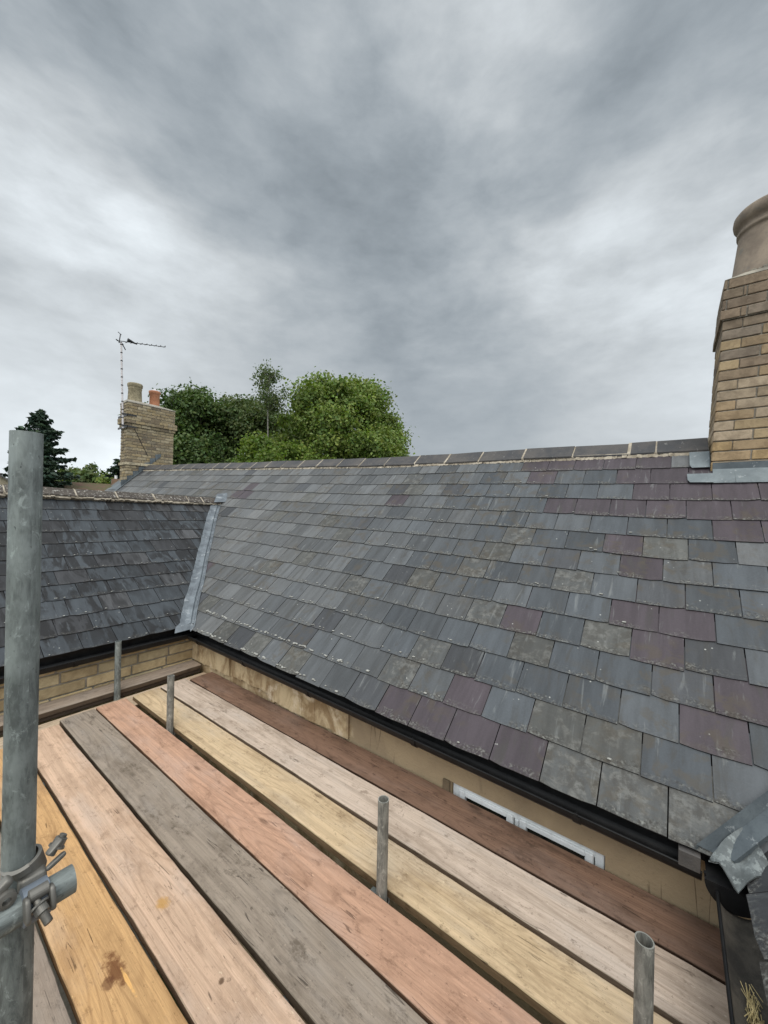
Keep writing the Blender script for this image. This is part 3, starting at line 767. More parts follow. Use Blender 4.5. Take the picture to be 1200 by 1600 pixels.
# ------------------------------------------------------------------ gutters
def gutter(name, p0, p1, out, rad=.056, ext=.0, label=None, brackets=(), inner=None):
    """half-round trough from p0 to p1; 'out' is the horizontal unit vector towards the front lip"""
    p0, p1, out = Vector(p0), Vector(p1), Vector(out); mb = MB(); up = Vector((0, 0, 1)); n = 14
    def ring(p, r): return [p+out*(r*math.cos(math.pi*i/n))-up*(r*math.sin(math.pi*i/n)) for i in range(n+1)]
    A, B, A2, B2 = ring(p0, rad), ring(p1, rad), ring(p0, rad-.003), ring(p1, rad-.003)
    mb.mesh(A+B, [(i, i+1, n+1+i+1, n+1+i) for i in range(n)]); mb.mesh(A2+B2, [(n+1+i, n+1+i+1, i+1, i) for i in range(n)], mi=1)
    for P in (p0, p1):      # rolled front lip, back lip and end rims
        pass
    mb.tube(p0+out*(rad-.002)+up*.002, p1+out*(rad-.002)+up*.002, .0055, seg=8); mb.tube(p0-out*(rad-.002), p1-out*(rad-.002), .003, seg=6)
    mb.mesh(A+A2, [(i, n+1+i, n+2+i, i+1) for i in range(n)], smooth=False); mb.mesh(B+B2, [(i, i+1, n+2+i, n+1+i) for i in range(n)], smooth=False)
    o = hb(mb, name, [PLASTIC, inner or PLASTIC], label)
    d = (p1-p0).normalized(); L = (p1-p0).length
    for t in brackets:
        bb = MB(); c = p0+d*t
        q0, q1 = ring(c-d*.016, rad+.005), ring(c+d*.016, rad+.005); r0, r1 = ring(c-d*.016, rad+.0005), ring(c+d*.016, rad+.0005)
        bb.mesh(q0+q1, [(i, i+1, n+2+i, n+1+i) for i in range(n)]); bb.mesh(q0+r0, [(i, n+1+i, n+2+i, i+1) for i in range(n)], smooth=False); bb.mesh(q1+r1, [(i, i+1, n+2+i, n+1+i) for i in range(n)], smooth=False)
        bb.box(c+out*(rad-.004)-Vector((.008, .008, .003)), c+out*(rad-.004)+Vector((.008, .008, .010)), bev=.002)
        s_ = bb.build("gutter_bracket", PLASTIC, None); s_.parent = o
    return o
zm = -1.372
g1 = gutter("gutter", (2.035, -.11, zm-.012), (2.035, 4.085, -1.318), (-1, 0, 0), label="long black half-round gutter", brackets=[.45, 1.35, 2.3, 3.15, 3.95])
g2 = gutter("gutter", (-4.4, 4.058, -1.302), (2.085, 4.058, -1.302), (0, -1, 0), label="black gutter of the left wing", brackets=[1.2, 2.2, 3.2, 4.2, 5.45])
g3 = gutter("gutter", (-1.0, -.212, -1.384), (1.93, -.212, -1.384), (0, 1, 0), rad=.064, label="near gutter at the right edge", brackets=[.6, 1.6], inner=GUT_IN)
# clip plate hanging from the last slate and the ribbed bowl at the corner
mb = MB(); n = 18
for (x0, x1, r) in ((1.915, 1.93, .082), (1.93, 1.945, .076), (1.945, 1.96, .082), (1.96, 2.03, .076)):
    c = Vector((0, -.195, -1.352)); A = []; B = []
    for i in range(n+1):
        t = math.pi*i/n; q = Vector((0, r*math.cos(t), -r*math.sin(t))); A.append(c+q+Vector((x0, 0, 0))); B.append(c+q+Vector((x1, 0, 0)))
    mb.mesh(A+B, [(i, i+1, n+2+i, n+1+i) for i in range(n)], smooth=True); mb.face(A); mb.face(B[::-1])
    mb.face([A[0], B[0], B[n], A[n]])
o = mb.build("gutter_angle", PLASTIC, None); o.parent = g1
mb = MB(); mb.box((1.972, -.105, -1.385), (1.978, -.035, -1.322), bev=.002); mb.box((1.978, -.105, -1.328), (2.02, -.035, -1.322), bev=.002)
o = mb.build("gutter_clip", RIDGE, None); o.parent = g1

# ------------------------------------------------------------------ chimneys
def stack(mb, mm, x0, x1, y0, y1, z0, z1, ch, bl, hd, jt, cols, seed=1, proud=0.0, start=0, inset=.0):
    rg = random.Random(seed); z = z0; c_ = start
    while z < z1-ch*.3:
        even = c_ % 2 == 0
        def run(a0, a1, full):
            out = []; a = a0 if full else a0+hd
            end = a1 if full else a1-hd
            a = a0 if full else a0+hd
            while a < end-.01:
                b = min(end, a+bl)
                if end-b < hd*.6: b = end if end-b < .02 else b
                out.append((a, b)); a = b
            return out
        for (a, b) in run(y0, y1, even):
            for (xa, xb) in ((x0-proud-inset, x0+hd), (x1-hd, x1+proud)):
                c = rg.choice(cols); g = rg.uniform(.88, 1.12); j = rg.uniform(0, .003)
                mb.box((xa-j if xa < x1-hd else xa, a+(-proud if a == y0 else jt/2), z+jt/2), (xb+(j if xb > x1-.001 else 0), b+(proud if b == y1 else -jt/2), z+ch-jt/2), tuple(v*g for v in c), bev=.004)
        for (a, b) in run(x0, x1, not even):
            for (ya, yb) in ((y0-proud, y0+hd), (y1-hd, y1+proud)):
                c = rg.choice(cols); g = rg.uniform(.88, 1.12); j = rg.uniform(0, .003)
                mb.box((a+(-proud if a == x0 else jt/2), ya-(j if ya < y0+.001 else 0), z+jt/2), (b+(proud if b == x1 else -jt/2), yb+(j if yb > y1-.001 else 0), z+ch-jt/2), tuple(v*g for v in c), bev=.004)
        z += ch; c_ += 1
    rc = .012-proud
    mm.box((x0+rc, y0+rc, z0-.0), (x1-rc, y1-rc, z1-.002))
    return z
cols = [(.37, .27, .165), (.34, .25, .155), (.40, .30, .18), (.31, .235, .16), (.36, .28, .19), (.43, .34, .24)]
dk = [(.25, .195, .14), (.22, .17, .125), (.27, .205, .145), (.24, .195, .15)]
X0, X1, Y0, Y1 = 4.10, 4.805, -1.178, -.238
lean = lambda p: Vector((p.x, p.y-.05*(p.z-.50), p.z))
mb, mm = MB(), MB()
ch = .081
z = stack(mb, mm, X0, X1, Y0, Y1, .16, .16+ch*6, ch, .235, .1175, .010, [(.44, .31, .165), (.41, .29, .155), (.40, .29, .175)], 3)
z = stack(mb, mm, X0, X1, Y0, Y1, z, z+ch*7, ch, .235, .1175, .010, cols, 4, start=0)
z = stack(mb, mm, X0, X1, Y0, Y1, z, z+ch*5, ch, .235, .1175, .010, cols[:4]+dk, 5, start=1)
zband = z
z = stack(mb, mm, X0-.02, X1+.02, Y0-.02, Y1+.02, z, z+ch*1, ch, .235, .1175, .009, dk, 6, start=1)
z = stack(mb, mm, X0-.012, X1+.012, Y0-.012, Y1+.012, z, z+ch*3, ch, .235, .1175, .009, dk, 7, start=0)
chim = hb(mb, "chimney", BRICK, "tall buff brick chimney at the right edge", warp=lean)
o = mm.build("mortar", MORTAR, None, lean); o.parent = chim
ztop = z
mb = MB()           # mortar flaunching
q = [(X0-.01, Y0-.01), (X1+.01, Y0-.01), (X1+.01, Y1+.01), (X0-.01, Y1+.01)]; cx, cy = (X0+X1)/2, (Y0+Y1)/2
B0 = [Vector((a, b, ztop)) for a, b in q]; B1 = [Vector((cx+(a-cx)*.72, cy+(b-cy)*.72, ztop+.07)) for a, b in q]
for i in range(4): mb.face([B0[i], B0[(i+1) % 4], B1[(i+1) % 4], B1[i]])
mb.face(B1); mb.face(B0[::-1])
for i in range(70):
    t = rnd.uniform(0, 6.28); a = cx+.235*math.cos(t); b = -.515+.235*math.sin(t); s_ = rnd.uniform(.010, .022)
    mb.box((a-s_, b-s_, ztop+.050), (a+s_, b+s_, ztop+.08+s_), bev=.004, M=None)
o = mb.build("flaunching", MORTAR_OLD, None, lean); o.parent = chim
mb = MB()
mb.lathe((cx, -.515, ztop+.085), [(.244, 0), (.244, .035), (.228, .05), (.205, .37), (.203, .40), (.215, .405), (.217, .43), (.205, .437), (.205, .465), (.222, .48), (.240, .50), (.246, .53), (.243, .565), (.228, .585), (.20, .59), (.165, .58), (.16, .3), (.16, .0)], 48)
o = mb.build("chimney_pot", POT, None, lean); o.parent = chim; o['label'] = "big stoneware pot with moulded rim"
# lead apron, upstand and side soaker of the near chimney
mb = MB()
def roofz(x, y): return z_main(y, (x-2)/.166)
ap = []
for y in np.linspace(-1.1, -.245, 14): ap.append(y)
for a, b in zip(ap[:-1], ap[1:]):
    j = .004*math.sin(a*31)
    zt = .475+.0*a; x2 = 3.97
    P1, P2 = Vector((X0-.008, a, .475)), Vector((X0-.008, b, .475)); Q1, Q2 = Vector((X0-.008, a, roofz(X0, a)+.032)), Vector((X0-.008, b, roofz(X0, b)+.032))
    mb.face([P1, P2, Q2, Q1], mi=0)
    R1, R2 = Vector((x2+j, a, roofz(x2, a)+.040)), Vector((x2+j, b, roofz(x2, b)+.040)); mb.face([Q1, Q2, R2, R1], mi=1)
    mb.face([R1, R2, R2-Vector((.003, 0, .012)), R1-Vector((.003, 0, .012))], mi=1)
# tongue running left past the corner, and the soaker up the side
T = [(3.96, -.245), (3.965, -.10), (3.99, -.085), (4.05, -.082), (4.05, -.245)]
mb.face([Vector((x, y, roofz(x, y)+.041)) for x, y in T], mi=1)
T = [(4.11, -.237), (4.11, -.115), (4.14, -.10), (4.28, -.10), (4.28, -.237)]
mb.face([Vector((x, y, roofz(x, y)+.044)) for x, y in T], mi=1)
mb.face([Vector((X0-.008, Y1+.008, .475)), Vector((4.45, Y1+.008, .74)), Vector((4.45, Y1+.008, .60)), Vector((X0-.008, Y1+.008, .35))], mi=0)
mb.box((X0-.012, Y1-.09, .36), (X0-.009, Y1+.008, .365), mi=0)
o = mb.build("flashing", [LEAD_DARK, LEAD_MID], None); o.parent = chim

oc = [(.36, .295, .19), (.32, .26, .165), (.27, .215, .14), (.38, .32, .22), (.22, .175, .12), (.34, .265, .155)]
a0, a1, b0, b1 = 3.93, 5.08, 11.40, 11.86
mb, mm = MB(), MB(); ch2 = .078
z = stack(mb, mm, a0, a1, b0, b1, .35, 1.13, ch2, .23, .115, .012, oc, 31)
z = stack(mb, mm, a0-.03, a1+.03, b0-.03, b1+.03, z, z+ch2, ch2, .23, .115, .008, [(.46, .40, .28), (.42, .36, .24)], 32)
zz1 = z
z = stack(mb, mm, a0, a1, b0, b1, z, z+ch2*12, ch2, .23, .115, .012, oc, 33)
z = stack(mb, mm, a0-.03, a1+.03, b0-.03, b1+.03, z, z+ch2, ch2, .23, .115, .010, oc, 34)
z = stack(mb, mm, a0-.065, a1+.065, b0-.065, b1+.065, z, z+ch2*2, ch2, .23, .115, .010, oc, 35, start=1)
z = stack(mb, mm, a0-.02, a1+.02, b0-.02, b1+.02, z, z+ch2*5, ch2, .23, .115, .012, oc, 36)
farch = hb(mb, "chimney", BRICK_OLD, "old sooty brick chimney with two pots at the far end of the ridge")
o = mm.build("mortar", MORTAR_OLD, None); o.parent = farch
mb = MB(); B0 = [Vector(p) for p in ((a0-.03, b0-.03, z), (a1+.03, b0-.03, z), (a1+.03, b1+.03, z), (a0-.03, b1+.03, z))]
B1 = [Vector((p.x, p.y, z+.02)) for p in B0]; cc = Vector((4.3, 11.66, z+.10))
B2 = [cc+(p-Vector((4.5, 11.66, z)))*.6*Vector((1, 1, 0)).length/1.414 for p in B1]
for p in B2: p.z = z+.09
for i in range(4):
    j = (i+1) % 4; mb.face([B0[i], B0[j], B1[j], B1[i]]); mb.face([B1[i], B1[j], B2[j], B2[i]])
mb.face(B2)
o = mb.build("flaunching", MORTAR, None); o.parent = farch
mb = MB(); mb.lathe((4.17, 11.66, z+.05), [(.175, 0), (.17, .03), (.155, .36), (.16, .37), (.165, .40), (.155, .42), (.175, .44), (.182, .50), (.17, .53), (.13, .53), (.12, .2)], 28)
o = mb.build("chimney_pot", POT_OLD, None); o.parent = farch; o['label'] = "fat buff chimney pot"
mb = MB(); mb.lathe((4.66, 11.66, z+.05), [(.125, 0), (.122, .36), (.127, .365), (.14, .40), (.146, .42), (.146, .45), (.13, .46), (.10, .46), (.10, .2)], 28)
o = mb.build("chimney_pot", TERRA, None); o.parent = farch; o['label'] = "slim terracotta chimney pot"
mb = MB(); mb.lathe((4.66, 11.66, z+.50), [(.10, 0), (.05, .05), (.004, .085)], 16, mi=0); o = mb.build("pot_cowl", ALU, None); o.parent = farch
# stepped lead up the side of the far chimney
mb = MB()
for i in range(7):
    xa = 3.80+.135*i; zt = roofz(xa+.14, 11.38)+.09
    mb.face([(max(xa, 3.80), 11.388, roofz(xa, 11.38)+.01), (xa+.145, 11.388, roofz(xa+.145, 11.38)+.01), (xa+.145, 11.388, zt), (xa, 11.388, zt-.03)])
mb.face([(3.60, 11.30, roofz(3.6, 11.3)+.035), (4.35, 11.30, roofz(4.35, 11.3)+.035), (4.35, 11.40, roofz(4.35, 11.4)+.04), (3.60, 11.40, roofz(3.6, 11.4)+.04)])
mb.face([(3.70, 11.30, roofz(3.7, 11.3)+.035), (3.925, 11.40, roofz(3.92, 11.4)+.05), (3.925, 11.95, roofz(3.92, 11.9)+.05), (3.70, 11.95, roofz(3.7, 11.9)+.035)])
o = mb.build("flashing", LEAD_DARK, None); o.parent = farch

# ------------------------------------------------------------------ TV aerial strapped to the far chimney
ae = thing("tv_aerial", "tall thin television aerial strapped to the far chimney stack", "aerial", (3.76, 11.36, 2.1))
mb = MB(); m0, m1 = Vector((3.80, 11.34, 2.05)), Vector((3.715, 11.34, 4.22)); mb.tube(m0, m1, .020, seg=10); keep(mb.build("mast", ALU), ae)
mb = MB()
for i in range(11):
    t = .03+i*.095; c = m0.lerp(m1, t); mb = MB(); mb.tube(c-Vector((0, 0, .012)), c+Vector((0, 0, .012)), .026, seg=10); keep(mb.build('mast_band', BLACKM), ae)
mb = MB(); c = m1+Vector((0, 0, .0)); mb.tube(c+Vector((-.10, 0, .02)), c+Vector((1.06, 0, .27)), .009, seg=8)
bo = keep(mb.build("boom", BLACKM), ae)
mb = MB()
for i in range(9):
    x = .12+i*.115; zx = .02+.25*x/1.06; mb = MB(); mb.tube(c+Vector((x, -.05, zx)), c+Vector((x, .10, zx+.02)), .006, seg=6); mb.tube(c+Vector((x, 0, zx)), c+Vector((x+.02, 0, zx+.04)), .010, seg=6)
    keep(mb.build('director', BLACKM), ae)
mb = MB(); mb.tube(c+Vector((-.05, 0, -.02)), c+Vector((-.02, 0, .22)), .012, seg=6); mb.tube(c+Vector((.0, 0, .02)), c+Vector((.10, 0, -.15)), .012, seg=6); mb.tube(c+Vector((-.12, 0, .05)), c+Vector((.05, 0, -.03)), .012, seg=6)
mb.tube(c+Vector((0, 0, .2)), c+Vector((-.08, 0, .25)), .008, seg=6)
keep(mb.build("reflector", BLACKM), ae)
mb = MB(); mb.tube(c+Vector((.14, 0, .13)), c+Vector((.36, 0, .09)), .045, .012, seg=10); keep(mb.build("balun_box", BLACKM), ae)
mb = MB()
for zz in (2.12, 2.42): mb.box((3.76, 11.30, zz-.02), (4.10, 11.325, zz+.02)); mb.box((3.885, 11.30, zz-.025), (3.90, 11.95, zz+.025))
mb.tube((4.08, 11.39, 2.10), (4.42, 11.392, 1.42), .006, seg=6)
keep(mb.build("bracket", BLACKM), ae)

# ------------------------------------------------------------------ scaffold
def board(u0, u1, a0, a1, ztop, m, label, along='y', th=.038, seed=1, group=None, loc=None, cup=.002, name="scaffold_board"):
    """board of width u0..u1 and length a0..a1 with softened arrises, slight bow and waney wear; one mesh"""
    rg = random.Random(seed); mb = MB(); N = 56; e = .004
    cross = [(0, -th+.003), (0, -e), (e*.6, -e*.3), (e*1.6, 0), (.33, cup), (.5, cup*1.2), (.67, cup), (-e*1.6, 0), (-e*.6, -e*.3), (-1e-6, -e), (-1e-6, -th+.003), (-e, -th), (e, -th)]
    Wd = u1-u0; ring = []
    for (f, z) in cross:
        u = (f*Wd if f in (.33, .5, .67) else (f if f >= 0 and not (f == e and z == -th and False) else Wd+f)); ring.append((u, z))
    bow = rg.uniform(-.004, .004); tw = rg.uniform(-.0025, .0025); ph = rg.uniform(0, 6)
    vs = []; uvs = []; per = [0]
    n = len(ring)
    for i in range(N+1):
        t = i/N; a = a0+(a1-a0)*t
        off = bow*math.sin(math.pi*t)+.0012*math.sin(t*23+ph)
        wz = .0015*math.sin(t*9+ph)
        for j, (u, z) in enumerate(ring):
            ux = u+off+(rg.uniform(-.0012, .0012) if j in (0, 1, 2, 8, 9, 10) else 0)
            zz = ztop+z+wz+tw*(u/Wd-.5)*(t*2-1)+(rg.uniform(-.0008, .0003) if j in (2, 3, 7, 8) else 0)
            vs.append((u0+ux, a, zz) if along == 'y' else (a, u0+ux, zz))
            v_ = u if z > -.01 or (0 < j < 10) else u
            if j in (0, 1): v_ = z*1.0-.001
            if j in (9, 10): v_ = Wd-z
            if j in (11, 12): v_ = Wd*2-u
            uvs.append((a+seed*.37, v_+seed*1.7))
    fs = []
    for i in range(N):
        for j in range(n):
            k_ = (j+1) % n
            f = (i*n+j, i*n+k_, (i+1)*n+k_, (i+1)*n+j); fs.append(f if along == 'x' else f[::-1])
    for q_, f in enumerate(fs):
        j = q_ % n; edge = j in (0, 9, 10, 11, 12)
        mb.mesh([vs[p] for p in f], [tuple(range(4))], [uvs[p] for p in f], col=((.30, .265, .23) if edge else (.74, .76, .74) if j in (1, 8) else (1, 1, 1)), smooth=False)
    for i_, rev in ((0, False), (N, True)):
        f = [vs[i_*n+j] for j in range(n)]; uu = [(p[0]*.3+seed, p[2]*1.0) if along == 'y' else (p[1]*.3+seed, p[2]) for p in f]
        if rev == (along == 'y'): f = f[::-1]; uu = uu[::-1]
        mb.face(f, uu)
    # steel end hoop left off: worn ends in the photograph are bare
    o = mb.build(name, m); return tag(o, label, "board", group)
GB = "scaffold boards laid side by side"
def bm(seed, *a, **k_): return wood_mat("board_wood", *a, seed, **k_)
def uvm(px, seed, along0=0):      # photo pixel on the deck -> uv of the board with this seed
    d = pix_dir(*px); s_ = -1.65/d.z; return d*s_
def mark(px, seed, u0, ru, rv, c, a):
    p = uvm(px, seed); return (p.y+seed*.37, p.x-u0+seed*1.7, ru, rv, c, a)
Y_END = -.30
deck = [
 (1.873, 2.100, 3.73, (.235, .14, .095), (.065, .038, .025), .65, .4, "dark red-brown board against the rendered wall", []),
 (1.622, 1.853, 3.77, (.58, .46, .365), (.24, .175, .125), .50, .35, "pale pinkish-white board, second from the rendered wall", []),
 (1.392, 1.608, 3.77, (.62, .46, .285), (.25, .165, .09), .55, .5, "yellow knotty board on the wall side of the black gap", []),
 (1.126, 1.344, 3.78, (.56, .335, .225), (.22, .12, .075), .52, .35, "salmon pink board on the open side of the black gap", []),
 (.886, 1.112, 3.76, (.34, .275, .215), (.12, .092, .066), .62, .4, "weathered grey board between the salmon and pale pink ones", []),
 (.648, .868, 3.70, (.65, .445, .31), (.28, .175, .11), .44, .5, "pale pink board with clear knots, beside the weathered grey one", [((252,1413), .035, .028, (.50, .27, .07), .75), ((345,1535), .012, .012, (.12, .07, .04), .9)]),
 (.425, .634, 3.60, (.62, .37, .17), (.25, .13, .055), .46, .3, "bright orange board with a dark burnt looking stain", [((180,1515), .085, .030, (.15, .055, .02), .85), ((200,1535), .075, .006, (.80, .45, .16), .9), ((170,1540), .03, .02, (.12, .045, .02), .7), ((280,1565), .014, .012, (.20, .10, .04), .8), ((15,1215), .10, .03, (.26, .10, .04), .7)]),
 (.198, .412, 3.72, (.34, .265, .205), (.17, .13, .10), .55, .3, "grey-brown outermost board behind the tall pole", []),
]
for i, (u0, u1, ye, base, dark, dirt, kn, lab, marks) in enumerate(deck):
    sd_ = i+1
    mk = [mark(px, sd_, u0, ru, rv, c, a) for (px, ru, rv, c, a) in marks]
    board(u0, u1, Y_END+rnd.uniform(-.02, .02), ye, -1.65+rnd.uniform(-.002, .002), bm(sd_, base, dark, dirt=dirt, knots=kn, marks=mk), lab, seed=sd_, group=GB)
for i in range(6):  # unseen deck boards, added to cut daylight beneath the deck
    board(-.105-.25*i-.03, .12-.25*i-.03, Y_END, 3.7, -1.65, bm(40+i, (.40, .31, .23), (.18, .13, .09), dirt=.5), "unseen weathered board of the outer run, added for shade, %s one left of the tall pole" % ('first', 'second', 'third', 'fourth', 'fifth', 'sixth')[i], seed=40+i, group="unseen outer boards added to shade the gap")
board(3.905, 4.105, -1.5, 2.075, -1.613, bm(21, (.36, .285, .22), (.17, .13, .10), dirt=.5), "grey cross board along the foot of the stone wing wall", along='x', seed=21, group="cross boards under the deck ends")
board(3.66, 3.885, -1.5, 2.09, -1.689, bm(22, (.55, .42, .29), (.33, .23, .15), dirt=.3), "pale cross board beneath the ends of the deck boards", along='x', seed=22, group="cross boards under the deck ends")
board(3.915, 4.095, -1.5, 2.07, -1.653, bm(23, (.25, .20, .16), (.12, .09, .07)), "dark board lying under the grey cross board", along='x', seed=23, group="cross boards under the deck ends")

RT, RI = .02415, .0205
def tubeobj(name, p0, p1, m, label, cat="scaffold tube", group=None):
    mb = MB(); mb.tube(p0, p1, RT, seg=40, inner=RI); o = mb.build(name, m); return tag(o, label, cat, group)
GP = "short standard ends poking up through the boards"
tubeobj("scaffold_post", (1.369, 2.995, -3.2), (1.366, 3.01, -1.259), STEEL_OLD, "short grey post in the black gap, nearer the wing wall", "post", GP)
tubeobj("scaffold_post", (1.367, .992, -3.2), (1.366, .998, -1.252), STEEL_OLD, "short rusty grey post in the middle of the black gap", "post", GP)
tubeobj("scaffold_post", (1.368, .048, -3.2), (1.366, .049, -1.219), STEEL_OLD, "short post at the lower right with its hollow top showing", "post", GP)
tubeobj("scaffold_post", (1.318, 3.893, -3.2), (1.312, 3.893, -1.176), STEEL, "short post standing against the yellow stone wing wall", "post", GP)
tubeobj("scaffold_pole", (.200, .985, GZ), (.170, .978, .138), STEEL, "tall thick galvanised pole at the left edge", "pole")
tubeobj("guard_tube", (-1.6, .928, -.727), (.246, .928, -.727), STEEL, "horizontal galvanised tube clamped to the tall pole", "scaffold tube")
GT = "transom tubes under the boards"
for (y, lab) in ((3.05, "transom tube under the boards by the far post"), (1.05, "transom tube under the boards by the middle post"), (-.02, "transom tube under the boards by the near post")):
    tubeobj("transom_tube", (.05, y+.0, -1.714), (2.08, y+.0, -1.714), STEEL, lab, "scaffold tube", GT)
tubeobj("transom_tube", (-1.5, 3.79, -1.754), (2.08, 3.79, -1.754), STEEL, "transom tube under the far board ends", "scaffold tube", GT)
tubeobj("ledger_tube", (1.312, -.2, -1.80), (1.312, 4.08, -1.80), STEEL, "ledger tube running below the black gap")
# coupler between the pole and the guard tube
pc = Vector((.1825, .981, -.715))
cp = thing("scaffold_coupler", "forged steel coupler bolted round the tall pole and horizontal tube", "coupler", tuple(pc))
def band(c, axis, r0, r1, w, a0, a1, n=22):
    mb = MB(); axis = Vector(axis).normalized(); q = axis.to_track_quat('Z', 'Y'); V = []
    for i in range(n+1):
        t = R(a0+(a1-a0)*i/n)
        for (r, s_) in ((r0, -w/2), (r1, -w/2+.002), (r1, w/2-.002), (r0, w/2)): V.append(Vector(c)+q @ Vector((r*math.cos(t), r*math.sin(t), s_)))
    F = [(i*4+j, i*4+(j+1) % 4, (i+1)*4+(j+1) % 4, (i+1)*4+j) for i in range(n) for j in range(4)]+[(0, 1, 2, 3), (n*4+3, n*4+2, n*4+1, n*4)]
    mb.mesh(V, F, smooth=False); return mb
def cpart(mb, name, m=FORGED): o = mb.build(name, m); keep(o, cp); return o
tz = -.727
BLUE = steel_mat("blue_stained_steel", (.20, .23, .27), (.07, .06, .055), .5, .5)
TBX = .190
cpart(band((.184, .981, -.690), (-.25, 0, 1), RT+.0003, RT+.0055, .036, 0, 360, 40), "pole_band")
cpart(band((TBX, .928, tz), (1, 0, 0), RT+.0003, RT+.0060, .040, 0, 360, 40), "tube_band", BLUE)
def rbox(c, size, M_=None, seg=4):
    """rounded forged lump: superellipsoid"""
    mb = MB(); c = Vector(c); n = 16; e = .45; V = []
    sg = lambda x: (abs(x)**e)*(1 if x >= 0 else -1)
    for i in range(n//2+1):
        th = math.pi*(i/(n//2)-.5)
        for j in range(n):
            ph = 2*math.pi*j/n
            p = Vector((size[0]*sg(math.cos(th))*sg(math.cos(ph)), size[1]*sg(math.cos(th))*sg(math.sin(ph)), size[2]*sg(math.sin(th))))/2
            V.append(c+((M_ @ p) if M_ else p))
    F = [(i*n+j, i*n+(j+1) % n, (i+1)*n+(j+1) % n, (i+1)*n+j) for i in range(n//2) for j in range(n)]
    mb.mesh(V, F); return mb
rot = lambda a, b, c: Euler((R(a), R(b), R(c))).to_matrix()
cpart(rbox((.190, .956, -.704), (.042, .030, .030)), "coupler_body")
# cheeks of the front jaw, either side of the eye bolt
cpart(rbox((TBX-.017, .897, tz+.014), (.009, .026, .040), rot(-20, 0, 0)), "cheek")
cpart(rbox((TBX+.017, .897, tz+.014), (.009, .026, .040), rot(-20, 0, 0)), "cheek")
cpart(band((TBX, .905, tz+.030), (1, 0, 0), .004, .0105, .030, 0, 360, 20), "hinge")
# flap thrown over the pole: curved plate rising to the right
cpart(band((.184, .975, -.668), (-.35, -.1, 1), RT+.004, RT+.0105, .016, 200, 345, 20), "flap")
cpart(rbox((.222, .955, -.664), (.028, .014, .008), rot(0, -28, 20)), "lever")
cpart(rbox((.224, .950, -.690), (.034, .009, .009), rot(0, -14, 15)), "hinge_pin")
cpart(rbox((.142, .935, -.676), (.040, .020, .016), rot(0, -38, 0)), "lever")
cpart(band((.150, .922, -.690), (0, 1, 0), .0065, .0135, .014, 0, 360, 20), "hinge")
def bolt(c, d, L):
    c = Vector(c); d = Vector(d).normalized(); mb = MB(); mb.tube(c-d*L*.55, c+d*L, .0058, seg=16); b = cpart(mb, "bolt")
    th = MB(); V = []; n = 16; N = 70
    for i in range(N+1):
        for j in range(n):
            ph = 2*math.pi*j/n; hgt = L*.40+(L*.58)*i/N; r = .0062+.0007*math.sin(2*math.pi*(i/5.0)+ph)
            q = d.to_track_quat('Z', 'Y') @ Vector((r*math.cos(ph), r*math.sin(ph), hgt)); V.append(c+q)
    th.mesh(V, [(i*n+j, i*n+(j+1) % n, (i+1)*n+(j+1) % n, (i+1)*n+j) for i in range(N) for j in range(n)])
    w_ = th.build("thread", FORGED); w_.parent = b
    mb = MB(); mb.tube(c+d*.001, c+d*.0042, .0145, .0140, seg=28); w_ = mb.build("washer", FORGED); w_.parent = b
    mb = MB(); mb.tube(c+d*.0042, c+d*.0165, .0112, .0106, seg=6); mb.tube(c+d*.0165, c+d*.0172, .0100, .0085, seg=20); w_ = mb.build("nut", FORGED); w_.parent = b
bolt((TBX-.002, .893, tz+.016), (.22, -.80, -.52), .036)
bolt((.226, .962, -.672), (.55, .10, .75), .022)

# couplers under the deck at the posts
for (x, y, lab) in ((1.367, 1.02, "small coupler below the boards at the middle post"), (1.367, 3.02, "small coupler below the boards at the far post")):
    mb = MB(); mb.tube((x, y-.03, -1.73), (x, y-.03, -1.69), RT+.006, seg=20, inner=RT+.0005); mb.box((x-.06, y-.028, -1.73), (x-.026, y+.0, -1.69), bev=.005)
    mb.tube((x-.05, y-.045, -1.71), (x-.05, y+.01, -1.71), .009, seg=8)
    tag(mb.build("small_coupler", FORGED), lab, "coupler", "couplers below the boards")

# straw in the gutter, crumbs of mortar on the slates
mb = MB(); rg = random.Random(3)
for i in range(80):
    c = Vector((rg.gauss(1.55, .040), rg.gauss(-.205, .009), rg.uniform(-1.445, -1.405))); a = rg.uniform(-.5, .5); L = rg.uniform(.02, .05)
    d = Vector((math.cos(a), math.sin(a), rg.uniform(-.25, .55)))*L/2
    mb.tube(c-d, c+d, .0011, seg=4)
tag(mb.build("straw_nest", STRAW), "tuft of yellow straw lying in the near gutter", "straw", kind=None)
mb = MB()
for i in range(300):
    if rg.random() < .55: y = rg.uniform(2.0, 4.0); r = rg.choice([1, 1, 1, 1, 0, 0, 2, 3, 4]); r += rg.uniform(0.03, .10)
    else: y = rg.uniform(.2, 5.5); r = rg.randint(0, 12)+rg.uniform(.02, .1)
    if r < VR1 and y > val_y(r)-.12: continue
    p = P_main(y, r)+Vector((-.004, 0, .022)); s_ = rg.uniform(.0025, .0075)*(1.2 if r < 2 else 1)
    mb.box(p-Vector((s_, s_*1.5, s_*.5)), p+Vector((s_, s_*1.5, s_*.6)), bev=s_*.4)
for i in range(110):
    r = rg.randint(0, 10)+rg.uniform(.02, .1); x = rg.uniform(.5, val_x(r)-.2)
    p = P_wing(x, r)+Vector((0, -.004, .021)); s_ = rg.uniform(.002, .006); mb.box(p-Vector((s_*1.5, s_, s_*.5)), p+Vector((s_*1.5, s_, s_*.6)), bev=s_*.4)
tag(mb.build("mortar_crumbs", plain_mat("pale_crumbs", (.42, .42, .39), (.30, .29, .26), 30, .9)), "pale mortar and moss crumbs scattered on the slates", "debris", kind="stuff")

